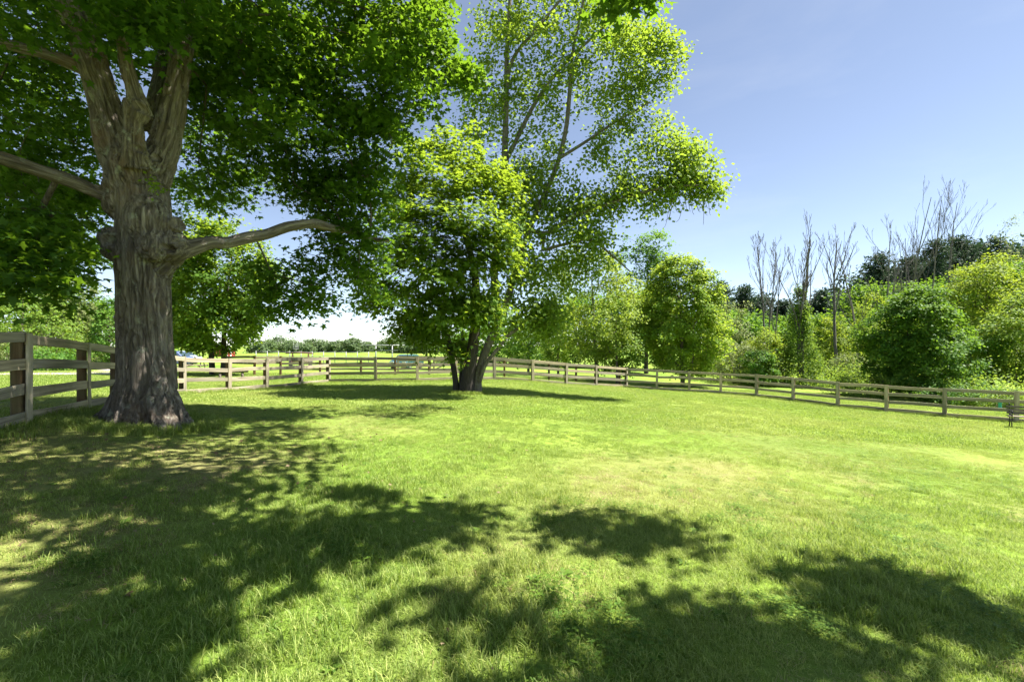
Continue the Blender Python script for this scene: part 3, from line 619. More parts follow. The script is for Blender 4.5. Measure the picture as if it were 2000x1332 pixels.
for k in range(16):                                                   # bare drooping twigs under the outer limb
    x0 = rng.uniform(1310, 1385); y0 = 385 + rng.uniform(-8, 10); dx = rng.uniform(-22, 30); dy = rng.uniform(18, 55); d = 18.8 + rng.uniform(-.4, .4)
    a, r = smooth_line([P(x0, y0 - 12, d), P(x0 + dx * .5, y0 + dy * .35, d), P(x0 + dx * .8, y0 + dy * .85, d), P(x0 + dx * 1.1, y0 + dy, d)], [.012, .010, .008, .006], 4); tube(V, Fs, loc(b3, a), r, 4, False)
mesh_py('bare_twigs', V, Fs, M['dead'], airy)['kind'] = 'stuff'

# ------------------------------------------------------------------ trees and shrubs beyond the fence
def crown_points(rng, n, w, z0, z1, p=.8, inner=.3, lump=.35, seed=0):
    out = []
    while len(out) < n:
        zn = rng.random(); prof = math.sqrt(max(0, 1 - (2 * zn ** p - 1) ** 2))
        if rng.random() > prof: continue
        a = rng.uniform(0, 2 * math.pi); r = math.sqrt(inner + (1 - inner) * rng.random())
        v = vnoise(np.array([[math.cos(a) * 1.3 + 9, math.sin(a) * 1.3 + 9, zn * 3.2]]), seed)[0]
        r *= 1 + lump * (v - .5) * 2
        out.append((r * prof * w * math.cos(a), r * prof * w * math.sin(a), z0 + (z1 - z0) * zn + (v - .5) * lump * .5))
    return np.array(out)
def leafy(name, label, px, top, half, d, leaf, cb=.25, n=110, per=70, size=.17, bark='bark', trunk_r=.14, p=.8, seed=1, cat='tree', group=None, inner=.3, lump=.4, rcf=.26, stems=1, flat=.6, tilt=.65):
    rng = np.random.default_rng(seed)
    X = (px - W0) / F * d; z = gz1(X, d); b = np.array([X, d, z]); t = empty(name, b, label, cat, group)
    H = EYE - (top - HY) / F * d - z; w = half / F * d
    n = int(n * 1.35); pts = crown_points(rng, n, w * .88, H * cb, H * .96, p, inner, min(.75, lump * 1.35), seed); sel = rng.random(n) < .10; pts[sel, :2] *= rng.uniform(1.08, 1.28, (sel.sum(), 1)); pts[sel, 2] += rng.uniform(-.02, .05, sel.sum()) * H
    gs = []
    for s in range(stems):
        an_ = s * 6.283 / stems + (0 if stems == 2 else rng.random()); o = np.array([math.cos(an_), math.sin(an_)]) * (.085 * w if stems > 1 else 0); tp = o * 3 + rng.normal(size=2) * .06 * w
        gs.append(smooth_line([(o[0], o[1], -.15), (o[0] * 1.2, o[1] * 1.2, H * cb * .6 + .1), (tp[0] * .5, tp[1] * .5, H * (.35 + cb * .3)), (tp[0], tp[1], H * .72)], [trunk_r * 1.25, trunk_r, trunk_r * .7, trunk_r * .25], 4))
    ch = skeleton(gs, pts, rng, max(.5, H / 14), .010 + size * .03, .45)
    build_wood('trunk', ch, M[bark], t, (7, 3), .06)
    C, S, N, T, rn = spray(rng, pts, int(per * .8), w * rcf * .78, size, flat, tilt, .35)
    out = C - np.array([0, 0, H * .45]); N = N + .75 * out / np.maximum(np.linalg.norm(out, axis=1), 1e-6)[:, None]
    make_leaves('crown', C, S, N, T, rn, QUAD3, M[leaf], t)
    return t
leafy('round_maple_tree', 'round full maple with bronze-tipped leaves just beyond the fence corner', 1333, 490, 88, 34, 'bronze', .08, 300, 120, .17, 'bark', .16, .95, 41, rcf=.17, lump=.3)
leafy('loose_tree', 'loose yellow-green tree leaning out between tree clump and round maple', 1165, 470, 100, 36, 'yellow', .16, 130, 90, .17, 'bark', .16, .9, 42, lump=.6, rcf=.22)
leafy('low_tree', 'low bright tree with branches down to the fence left of the round maple', 1205, 570, 62, 33.5, 'bright', .10, 90, 90, .15, 'bark', .10, .9, 43, lump=.5, rcf=.24)
leafy('tall_tree', 'tall dark-hearted tree behind the low bright tree', 1262, 434, 72, 52, 'mid', .18, 160, 90, .24, 'darkbark', .22, .7, 44, lump=.5, rcf=.22)
leafy('small_tree', 'small dark green tree behind the right leaning stem of the clump', 1032, 632, 45, 44, 'deep', .15, 60, 70, .18, 'bark', .12, .9, 45)
leafy('slender_tree', 'slender yellow-green tree behind the airy maple', 1090, 560, 52, 40, 'bright', .12, 70, 70, .17, 'bark', .10, .9, 46, lump=.6)
leafy('olive_tree', 'pale olive tree right behind the round maple', 1425, 585, 48, 45, 'pale', .10, 90, 80, .17, 'bark', .12, .8, 47, lump=.6)
leafy('olive_shrub', 'pale olive shrub below the olive tree, just over the fence', 1440, 672, 62, 40, 'pale', .02, 60, 90, .13, 'bark', .05, 1.0, 48, 'shrub', stems=3)
leafy('yellow_shrub', 'yellow-green shrub left of the vine-draped trunk', 1497, 640, 44, 40, 'yellow', .04, 80, 90, .14, 'bark', .06, .9, 49, 'shrub', stems=3)
leafy('dark_shrub', 'low dark green shrub at the foot of the leafless tree group by the fence', 1480, 680, 36, 37, 'mid', .02, 50, 90, .13, 'bark', .05, 1.0, 50, 'shrub', stems=3)
leafy('leafy_sapling', 'yellow-green sapling right of the vine-draped trunk', 1625, 610, 40, 43, 'yellow', .08, 70, 80, .15, 'bark', .07, .9, 51, lump=.6)
leafy('low_shrub', 'low pale shrub at the foot of the forked dead trunk', 1660, 690, 45, 40, 'pale', .02, 50, 80, .13, 'bark', .05, 1.0, 52, 'shrub', stems=3)
leafy('golden_tree', 'golden-green tree behind the dark maple on its left', 1712, 568, 55, 48, 'yellow', .12, 90, 80, .18, 'bark', .12, .8, 53, lump=.5)
leafy('dark_maple_tree', 'deep green full maple beyond the right fence', 1780, 556, 92, 30, 'deep', .06, 260, 120, .16, 'darkbark', .15, .95, 54, rcf=.17, lump=.35)
leafy('large_tree', 'large yellow-green spreading tree at the right edge', 1935, 494, 108, 37, 'yellow', .16, 210, 100, .18, 'darkbark', .22, .75, 55, lump=.5, rcf=.2, flat=.4)
leafy('edge_tree', 'mid-green tree cut by the right edge, under the large yellow-green tree', 2010, 560, 95, 32, 'bright', .14, 150, 100, .16, 'darkbark', .18, .85, 56, lump=.5, rcf=.2, flat=.4)
leafy('understory_tree', 'small shaded tree between the dark maple and the right edge', 1900, 640, 55, 33, 'mid', .12, 80, 90, .14, 'darkbark', .10, .9, 57, lump=.5)
leafy('grey_tree', 'sparse grey-green tree rising at the far right skyline', 1992, 392, 46, 62, 'pale', .45, 55, 26, .22, 'dead', .18, .8, 58, lump=.6)
leafy('fence_shrub', 'weedy shrub behind the right fence below the dark maple', 1850, 742, 70, 27, 'mid', .02, 60, 90, .10, 'bark', .03, 1.0, 59, 'shrub', stems=3, flat=.5)
leafy('bramble_shrub', 'pale weedy bramble behind the last bay of the right fence', 1940, 756, 60, 25.5, 'bright', .02, 50, 90, .09, 'bark', .03, 1.0, 60, 'shrub', stems=3, flat=.5)
leafy('weed_shrub', 'pale weedy shrub behind the fence, left of the dark maple', 1690, 728, 60, 30, 'bright', .02, 46, 80, .10, 'bark', .03, 1.0, 61, 'shrub', stems=3, flat=.5)
leafy('shade_tree', 'full green maple with twin trunk beyond the left fence, right of the old maple', 425, 420, 118, 27, 'dense', .16, 290, 120, .17, 'darkbark', .15, .85, 62, rcf=.18, stems=2)
leafy('light_tree', 'light yellow-green tree beyond the left fence near the picture edge', 40, 520, 120, 42, 'bright', .12, 150, 90, .2, 'bark', .15, .85, 63, lump=.5, rcf=.2)
leafy('feathery_tree', 'feathery pale green tree between the fence and the old trunk', 150, 535, 70, 46, 'pale', .08, 130, 90, .18, 'bark', .13, .8, 64, lump=.5, rcf=.2)
leafy('hedge_tree', 'bushy darker tree hard against the old trunk on its left', 215, 575, 44, 40, 'mid', .04, 90, 90, .16, 'bark', .12, .8, 65, lump=.5)
leafy('left_shrub', 'round green shrub low behind the left fence', 95, 668, 62, 36, 'mid', .02, 60, 90, .14, 'bark', .05, 1.0, 66, 'shrub', stems=3)
leafy('blossom_shrub', 'pale flowering shrub low behind the left fence at the picture edge', 12, 662, 55, 36, 'pale', .02, 50, 90, .13, 'bark', .05, 1.0, 67, 'shrub', stems=3)
leafy('rear_tree', 'green tree far behind the old trunk, seen under its right limb', 330, 470, 70, 60, 'mid', .14, 110, 80, .26, 'bark', .18, .85, 68, lump=.5, rcf=.22)
for i, (px, top, half, d, lab) in enumerate([(510, 672, 26, 190, 'first tree of the far row, next to the twin-trunk maple'), (545, 664, 34, 210, 'broadest tree of the far row, left of the wire cage mast'), (590, 676, 22, 200, 'low tree of the far row behind the farm implement'), (615, 669, 26, 220, 'rounded far tree just right of the farm implement'), (640, 678, 16, 230, 'small low far tree between two rounder ones'), (660, 672, 20, 215, 'far tree left of the tall one near the pipe frame'),
        (688, 667, 18, 200, 'tall narrow tree of the far row, left of the pipe frame'), (712, 673, 16, 240, 'slim far tree at the left end of the pipe frame'), (738, 675, 20, 230, 'low far tree seen through the pipe frame'), (776, 662, 26, 190, 'far tree at the right end of the pipe frame'), (812, 660, 28, 180, 'far tree above the dark teal car'), (850, 664, 30, 190, 'last far tree, beside the left stem of the tree clump')]):
    leafy('far_tree', lab, px, top - 6, half * 1.15, d, 'far', .02, 46, 60, .8, 'bark', .4, .9, 100 + i, group='far tree row beyond the paddock', rcf=.34)
# far-off woods that read as one mass behind the single trees
def wood_mass(name, label, line, h, n, leaf, size, seed, per=70):
    rng = np.random.default_rng(seed); line = np.array(line, dtype=float); k = len(line) - 1
    u = rng.random(n) * k; i = np.minimum(u.astype(int), k - 1); f = u - i; c = line[i] * (1 - f)[:, None] + line[i + 1] * f[:, None]
    X = (c[:, 0] - W0) / F * c[:, 1]; Y = c[:, 1] + rng.uniform(-3, 5, n); z0 = gz(X, Y); hh = h * (.6 + .6 * fbm(np.stack([u * 2.3, u * 0, u * 0], 1), 3, seed))
    top = EYE - (c[:, 2] - HY) / F * c[:, 1] - z0
    Z = z0 + np.maximum(top, 1) * (.75 + .4 * fbm(np.stack([u * 3.1, u * 0, u * 0], 1), 3, seed)) * (1 - rng.random(n) ** 1.6 * .97)
    pts = np.c_[X, Y, Z]
    C, S, N, T, rn = spray(rng, pts, per, 1.5, size, .6, .7, .3)
    o = make_leaves(name, C, S, N, T, rn, QUAD3, M[leaf], None); tag(o, label, None, None, 'stuff')
wood_mass('far_woods', 'mass of green woodland behind the trees right of the clump', [(870, 72, 655), (940, 70, 640), (1050, 66, 615), (1150, 64, 580), (1250, 62, 560), (1340, 60, 590), (1420, 58, 625), (1500, 56, 640)], 8, 620, 'mid', .36, 501)
wood_mass('dark_woods', 'dark shaded woodland behind the right fence trees', [(1400, 64, 610), (1500, 66, 625), (1620, 62, 615), (1720, 60, 560), (1830, 58, 545), (1950, 56, 530), (2080, 54, 520)], 8, 700, 'deep', .34, 502)
wood_mass('left_woods', 'green woodland edge behind the left fence', [(-150, 58, 560), (0, 60, 560), (120, 62, 575), (230, 64, 590), (330, 66, 610)], 8, 380, 'mid', .34, 503)
wood_mass('undergrowth', 'weedy undergrowth along the wood edge behind the right fence', [(1380, 41, 712), (1460, 40, 706), (1560, 38, 716), (1680, 35, 722), (1800, 31, 736), (1900, 29, 742), (2020, 27, 744)], 1, 330, 'bright', .13, 504, 60)

wood_mass('pine_woods', 'dark pine wood along the right skyline behind the dead trees', [(1385, 80, 572), (1470, 82, 585), (1560, 82, 598), (1630, 78, 585), (1690, 76, 535), (1760, 74, 520), (1820, 72, 500), (1880, 72, 482), (1960, 72, 482), (2100, 70, 470)], 8, 900, 'pine', .5, 505, 60)

def pine(label, px, top, half, d, seed, cb=.15):
    rng = np.random.default_rng(seed); X = (px - W0) / F * d; z = gz1(X, d); b = np.array([X, d, z]); t = empty('pine_tree', b, label, 'pine tree', 'pines along the right skyline')
    H = EYE - (top - HY) / F * d - z; w = half / F * d * 1.35; V, Fs, pts = [], [], []
    lean = rng.normal(size=2) * .02 * H
    tube(V, Fs, [(0, 0, -.2), (lean[0] * .5, lean[1] * .5, H * .5), (lean[0], lean[1], H)], [.28, .18, .03], 6, False)
    zz = H * cb
    while zz < H * .985:
        zn = zz / H; L = w * (1 - zn) ** .55 * 1.1 + .3
        for k in range(rng.integers(5, 8)):
            a = rng.uniform(0, 6.283); l = L * rng.uniform(.55, 1.1); rise = .16 * l + .3 * zn * l
            c0 = np.array([lean[0] * zn, lean[1] * zn, zz]); e = c0 + np.array([math.cos(a) * l, math.sin(a) * l, rise])
            tube(V, Fs, [c0, (c0 + e) / 2 + np.array([0, 0, -.04 * l]), e], [.05, .035, .015], 3, False)
            for u in np.linspace(.35, 1.0, max(2, int(l / .55))): pts.append(c0 + (e - c0) * u + rng.normal(size=3) * .16)
        zz += H * .042 * rng.uniform(.8, 1.3)
    mesh_py('trunk', V, Fs, M['darkbark'], t, True)
    C, S, N, T, rn = spray(rng, np.array(pts), 30, .7, .40, .5, .9, -.4)
    NQ = QUAD3 * np.array([.55, 1, 1])
    make_leaves('crown', C, S, N, T, rn, NQ, M['pine'], t)
for i, (px, top, half, d, lab) in enumerate([(1412, 548, 24, 72, 'pine just right of the round maple'), (1448, 560, 22, 74, 'second pine right of the round maple'), (1480, 580, 20, 76, 'short pine behind the leafless tree group nearest the round maple'), (1530, 590, 20, 78, 'short pine left of the vine-draped trunk'), (1602, 572, 30, 70, 'pine right of the vine-draped trunk'), (1645, 585, 24, 72, 'pine behind the forked dead trunk'),
        (1712, 494, 34, 68, 'tall pine left of the tallest dead trees'), (1768, 505, 34, 70, 'pine behind the tallest dead trees'), (1822, 470, 36, 66, 'tall pine right behind the tallest dead trees'), (1868, 458, 36, 68, 'tall pine above the large yellow-green tree'), (1915, 478, 30, 72, 'pine on the skyline right of the tallest pines'), (1960, 458, 34, 66, 'pine nearest the right picture edge')]):
    pine('dark ' + lab, px, top, half, d, 200 + i)

def dead_tree(label, px, base_y, top, spread, d, seed, stems=1, r=.13, lean=0.0, group='leafless dead trees on the right'):
    rng = np.random.default_rng(seed); X = (px - W0) / F * d; z = gz1(X, d); b = np.array([X, d, z]); t = empty('dead_tree', b, label, 'dead tree', group)
    H = EYE - (top - HY) / F * d - z; sp = spread / F * d; V, Fs = [], []
    def br(p, dr, L, r0, lev):
        n = 7 if lev == 0 else 5; pts = [p]; dr = dr / np.linalg.norm(dr); q = p.copy(); dd = dr.copy()
        for k in range(n):
            dd = dd + rng.normal(size=3) * (.035 if lev == 0 else .09) + np.array([0, 0, .09 if lev else .03]); dd /= np.linalg.norm(dd); q = q + dd * L / n; pts.append(q.copy())
        pts = np.array(pts); rad = np.linspace(r0, max(.012, r0 * (.2 if lev == 0 else .35)), len(pts)); tube(V, Fs, pts, rad, 6 if lev == 0 else 4, False)
        if lev >= 3: return
        m = (rng.integers(7, 11), rng.integers(3, 6), rng.integers(1, 4))[lev]
        for k in range(m):
            u = rng.uniform(.36 if lev == 0 else .25, .95); i = min(int(u * n), n - 1); c = pts[i] + (pts[i + 1] - pts[i]) * (u * n - i)
            ax = pts[i + 1] - pts[i]; ax /= np.linalg.norm(ax); s = rng.normal(size=3); s -= ax * s.dot(ax); s /= np.linalg.norm(s); an = math.radians(rng.uniform(14, 38))
            br(c, ax * math.cos(an) + s * math.sin(an) + np.array([0, 0, .30]), L * (1 - u * .55) * rng.uniform(.38, .6), max(.014, rad[i] * rng.uniform(.4, .6)), lev + 1)
    for s in range(stems):
        o = np.array([rng.uniform(-.3, .3) * (stems > 1), rng.uniform(-.3, .3) * (stems > 1), -.1]); tx = lean * sp + (rng.uniform(-.35, .35) * sp if stems > 1 else rng.uniform(-.1, .1) * sp)
        hh = H * (1 if s == 0 else rng.uniform(.75, .97)) * .93
        br(o, np.array([tx, rng.uniform(-.3, .3), hh]), hh, r * (1 if s == 0 else .8), 0)
    mesh_py('trunk', V, Fs, M['dead'], t, True)
    return t
DT = [(1492, 720, 463, 36, 46, 2, .13, 0, 'many-twigged dead tree nearest the round maple'), (1512, 720, 505, 22, 47, 1, .10, .3, 'thin dead tree close right of the many-twigged one'), (1638, 742, 440, 26, 41, 1, .16, -.3, 'forked bare dead trunk standing clear behind the fence'), (1678, 700, 460, 30, 46, 1, .13, 0, 'dead tree with raised side limbs right of the forked trunk'),
      (1738, 690, 428, 24, 52, 1, .13, -.1, 'dead tree just left of the tallest dead tree'), (1754, 690, 432, 14, 53, 1, .09, 0, 'thin dead pole between two taller dead trees'), (1772, 690, 360, 28, 54, 2, .14, -.2, 'tallest dead tree, its twin stems high above the dark maple'), (1808, 690, 370, 24, 55, 1, .14, .1, 'tall dead tree second from the right'), (1840, 690, 368, 36, 56, 1, .14, .6, 'tall dead tree farthest right, leaning right')]
for i, (px, by, top, spd, d, st, r, ln, lab) in enumerate(DT): dead_tree(lab, px, by, top, spd, d, 300 + i, st, r, ln)

# vine-draped dead trunk
rng = np.random.default_rng(77)
vt = dead_tree('dead trunk draped in a cone of climbing vines', 1563, 735, 446, 26, 38, 401, 2, .17, 0, None); vt['category'] = 'dead tree'; vt.name = 'vine_covered_tree'
H_ = EYE - (446 - HY) / F * 38 - gz1((1563 - W0) / F * 38, 38); pts = []
for k in range(230):
    zn = rng.random() ** 1.5; zz = zn * H_ * .62; w = 1.75 * (1 - zn) ** 1.1 + .22; a = rng.uniform(0, 6.283); r = w * math.sqrt(rng.uniform(.15, 1)); pts.append((r * math.cos(a), r * math.sin(a), zz))
C, S, N, T, rn = spray(rng, np.array(pts), 75, .34, .12, 1.4, 1.0, 1.2)
make_leaves('vine', C, S, N, T, rn, QUAD3, M['vine'], vt)

# ------------------------------------------------------------------ board fences
def plank_mesh(name, axis, w, th, seed, mat, bend=.006, L=1.0, seg=8, round_=False):
    """plank along X (length 1) or Z (length L); slightly bent, edges bevelled"""
    rg = random.Random(seed); V, Fs = [], []
    b = min(w, th) * .16
    prof = [(-th / 2, -w / 2 + b), (-th / 2 + b, -w / 2), (th / 2 - b, -w / 2), (th / 2, -w / 2 + b), (th / 2, w / 2 - b), (th / 2 - b, w / 2), (-th / 2 + b, w / 2), (-th / 2, w / 2 - b)]
    k = len(prof); ph1, ph2 = rg.uniform(0, 6), rg.uniform(0, 6)
    for i in range(seg + 1):
        u = i / seg; dy = math.sin(u * 3.1 + ph1) * bend * .7; dz = math.sin(u * 4.3 + ph2) * bend; sw = 1 + rg.uniform(-.03, .03)
        for (a, c) in prof:
            if axis == 'X': V.append((u * L, a + dy, c * sw + dz))
            else: V.append((c * sw + dz, a + dy, u * L))
    for i in range(seg):
        for j in range(k):
            f = (i * k + j, i * k + (j + 1) % k, (i + 1) * k + (j + 1) % k, (i + 1) * k + j); Fs.append(f if axis == 'X' else f[::-1])
    Fs.append(tuple(range(k))[::-1] if axis == 'X' else tuple(range(k))); e = tuple(seg * k + j for j in range(k)); Fs.append(e if axis == 'X' else e[::-1])
    me = bpy.data.meshes.new(name); me.from_pydata(V, [], Fs); me.update()
    bm = bmesh.new(); bm.from_mesh(me); bmesh.ops.recalc_face_normals(bm, faces=bm.faces); bm.to_mesh(me); bm.free()
    me.materials.append(mat); return me
RAILS = [plank_mesh('rail', 'X', .142, .03, k, M['rail'], .010) for k in range(6)]
POSTM = [plank_mesh('post', 'Z', .135, .125, 20 + k, M['post'], .004, 1.0) for k in range(3)]
BATT = [plank_mesh('face_board', 'Z', .142, .026, 30 + k, M['batten'], .004, 1.0) for k in range(3)]
rf = random.Random(4)
def place(me, name, parent, p, X, Y, Z, sc3=(1, 1, 1)):
    o = bpy.data.objects.new(name, me); COL.objects.link(o); o.parent = parent
    Rm = Matrix((X, Y, Z)).transposed().to_4x4()
    o.matrix_basis = Matrix.Translation(Vector(p) - parent.location) @ Rm @ Matrix.Diagonal((*sc3, 1))
    return o
def fence(label, posts, inner, first_post=True, last_post=True, h=1.25, rails=(1.175, .835, .465, .10), battens=True, group=None):
    pts = []
    for (px, d, _y) in posts:
        x = (px - W0) / F * d; pts.append(Vector((x, d, gz1(x, d))))
    t = empty('board_fence', pts[0], label, 'fence', group); n = len(pts); bn = []
    for i in range(n - 1):
        v = pts[i + 1] - pts[i]; v2 = Vector((v.x, v.y, 0)).normalized(); nn = Vector((-v2.y, v2.x, 0))
        if (Vector((inner[0], inner[1], 0)) - pts[i]).dot(nn) < 0: nn = -nn
        bn.append(nn)
    for i in range(n):
        nn = bn[0] if i == 0 else bn[-1] if i == n - 1 else (bn[i - 1] + bn[i]).normalized()
        if not ((i == 0 and not first_post) or (i == n - 1 and not last_post)):
            X = Vector((nn.y, -nn.x, 0)); tilt = Vector((rf.uniform(-.012, .012), rf.uniform(-.012, .012), 1)).normalized()
            Y = tilt.cross(X).normalized(); X = Y.cross(tilt)
            place(rf.choice(POSTM), 'post', t, pts[i] - Vector((0, 0, .15)), X, Y, tilt, (1, 1, h - .02 + .15 + rf.uniform(-.02, .02)))
            if battens:
                q = pts[i] + nn * (.0625 + .030 + .0165)
                place(rf.choice(BATT), 'face_board', t, Vector((q.x, q.y, gz1(q.x, q.y) - .06)), X, Y, tilt, (1, 1, h + .06 + rf.uniform(0, .03)))
        if i < n - 1:
            a, b = pts[i] + bn[i] * .081, pts[i + 1] + bn[i] * .081
            for k, rz in enumerate(rails):
                za = a + Vector((0, 0, rz + rf.uniform(-.02, .02))); zb = b + Vector((0, 0, rz + rf.uniform(-.02, .02)))
                v = zb - za; L = v.length; X = v.normalized(); Y = Vector((0, 0, 1)).cross(X).normalized(); Z = X.cross(Y)
                place(rf.choice(RAILS), 'rail', t, za + X * .006, X, Y, Z, (L - .012, 1, rf.uniform(.94, 1.05)))
    return t
fence('four-rail weathered board fence on the left, passing behind the old maple trunk', POSTS_L, (0, 12))
fence('four-rail board fence straight across the far side behind the tree clump', POSTS_M, (0, 12), first_post=False)
fence('four-rail board fence sloping down along the right side of the lawn', POSTS_R, (0, 12), first_post=False)
fence('second board fence across the paddock, seen through the middle fence', [(440, 27.5, 0), (497, 28.0, 0), (548, 28.6, 0), (625, 29.2, 0), (705, 29.6, 0), (772, 30.0, 0), (838, 30.4, 0), (905, 30.8, 0), (985, 31, 0), (1072, 31, 0), (1125, 31.3, 0), (1165, 31.5, 0), (1210, 31.6, 0)], (0, 60), h=1.2, rails=(1.1, .75, .4), battens=False)

# ------------------------------------------------------------------ small things round the paddock
M['iron'] = plain_mat('black_cast_iron', (.025, .025, .028), .45, .6)
M['slat'] = wood_mat('bench_slat_wood', (.10, .09, .075), (.2, .185, .15), (.3, .28, .23), 'X')
M['pipe'] = plain_mat('galvanised_pipe', (.26, .27, .28), .6, .3)
M['red'] = plain_mat('red_paint', (.30, .045, .035), .6); M['rust'] = plain_mat('rusty_red_paint', (.13, .06, .045), .8)
M['white'] = plain_mat('white_paint', (.72, .71, .68), .6, var=.1)
M['roof'] = plain_mat('grey_roof', (.2, .2, .2), .8)
M['glass'] = plain_mat('car_glass', (.03, .05, .055), .08, 0, .1, spec=.8)
M['tyre'] = plain_mat('tyre_rubber', (.02, .02, .02), .8)
M['rim'] = plain_mat('wheel_rim', (.5, .5, .5), .35, .8)
M['lamp'] = plain_mat('lamp_glass', (.65, .63, .58), .15)
M['teal'] = plain_mat('teal_plastic', (.03, .30, .27), .5)
M['log'] = bark_mat('log_bark', (.06, .05, .04), (.12, .10, .08), (.2, .17, .14), 2.0)
M['cut'] = plain_mat('cut_wood', (.55, .45, .30), .8)

def bench():
    d = 16.9; px, py = 1974, 836
    b = P(px, py, d); b[2] = gz1(b[0], b[1])
    t = empty('garden_bench', b, 'small bench with black cast-iron ends and wooden slats by the right fence', 'bench', rz=math.radians(-38))
    for sx in (0, 1.15):
        V, Fs = [], []
        for line, r in (([(sx, -.20, .0), (sx, -.16, .18), (sx, -.20, .34), (sx, -.21, .40)], .018), ([(sx, .22, .0), (sx, .14, .20), (sx, .17, .38), (sx, .22, .60), (sx, .27, .80)], .018), ([(sx, -.20, .40), (sx, 0, .385), (sx, .17, .38)], .018),
                        ([(sx, -.20, .40), (sx, -.24, .52), (sx, -.20, .62), (sx, -.12, .60), (sx, -.13, .53), (sx, -.18, .54)], .016), ([(sx, -.20, .62), (sx, 0, .61), (sx, .21, .60)], .018), ([(sx, -.16, .18), (sx, 0, .26), (sx, .14, .20)], .013),
                        ([(sx, -.10, .40), (sx, -.04, .50), (sx, .05, .50), (sx, .08, .43), (sx, .03, .41)], .012), ([(sx, .27, .80), (sx, .24, .86), (sx, .19, .84), (sx, .21, .79)], .014)):
            a, rr = smooth_line(line, [r] * len(line), 4); tube(V, Fs, a, rr, 6)
        mesh_py('end_frame', V, Fs, M['iron'], t, True)
    sm = plank_mesh('seat_slat', 'X', .028, .085, 51, M['slat'], .002, 1.31)
    for y in (-.16, -.055, .05, .15):
        o = bpy.data.objects.new('seat_slat', sm); link(o, t); o.location = (-.08, y, .418)
    bm_ = plank_mesh('back_slat', 'X', .075, .026, 52, M['slat'], .002, 1.31)
    for y, z in ((.165, .52), (.20, .63), (.235, .745)):
        o = bpy.data.objects.new('back_slat', bm_); link(o, t); o.location = (-.08, y - .012, z); o.rotation_euler = (-.25, 0, 0)
bench()

def lathe(V, Fs, prof, c, n=12):
    b = len(V)
    for (r, z) in prof:
        for k in range(n): V.append((c[0] + r * math.cos(k * 6.2832 / n), c[1] + r * math.sin(k * 6.2832 / n), c[2] + z))
    for i in range(len(prof) - 1):
        for k in range(n): Fs.append((b + i * n + k, b + i * n + (k + 1) % n, b + (i + 1) * n + (k + 1) % n, b + (i + 1) * n + k))
    Fs.append(tuple(b + k for k in range(n))[::-1]); Fs.append(tuple(b + (len(prof) - 1) * n + k for k in range(n)))
x, d = (1953 - W0) / F * 23, 23
t = empty('marker_post', (x, d, gz1(x, d)), 'small teal plastic marker post behind the last right fence bay', 'marker')
V, Fs = [], []; lathe(V, Fs, [(.085, 0), (.085, .06), (.07, .08), (.065, .42), (.07, .43)], (0, 0, 0)); mesh_py('post_body', V, Fs, M['teal'], t, True)
V, Fs = [], []; lathe(V, Fs, [(.075, .43), (.085, .46), (.08, .52), (.045, .58), (.01, .60)], (0, 0, 0)); mesh_py('cap', V, Fs, M['teal'], t, True)

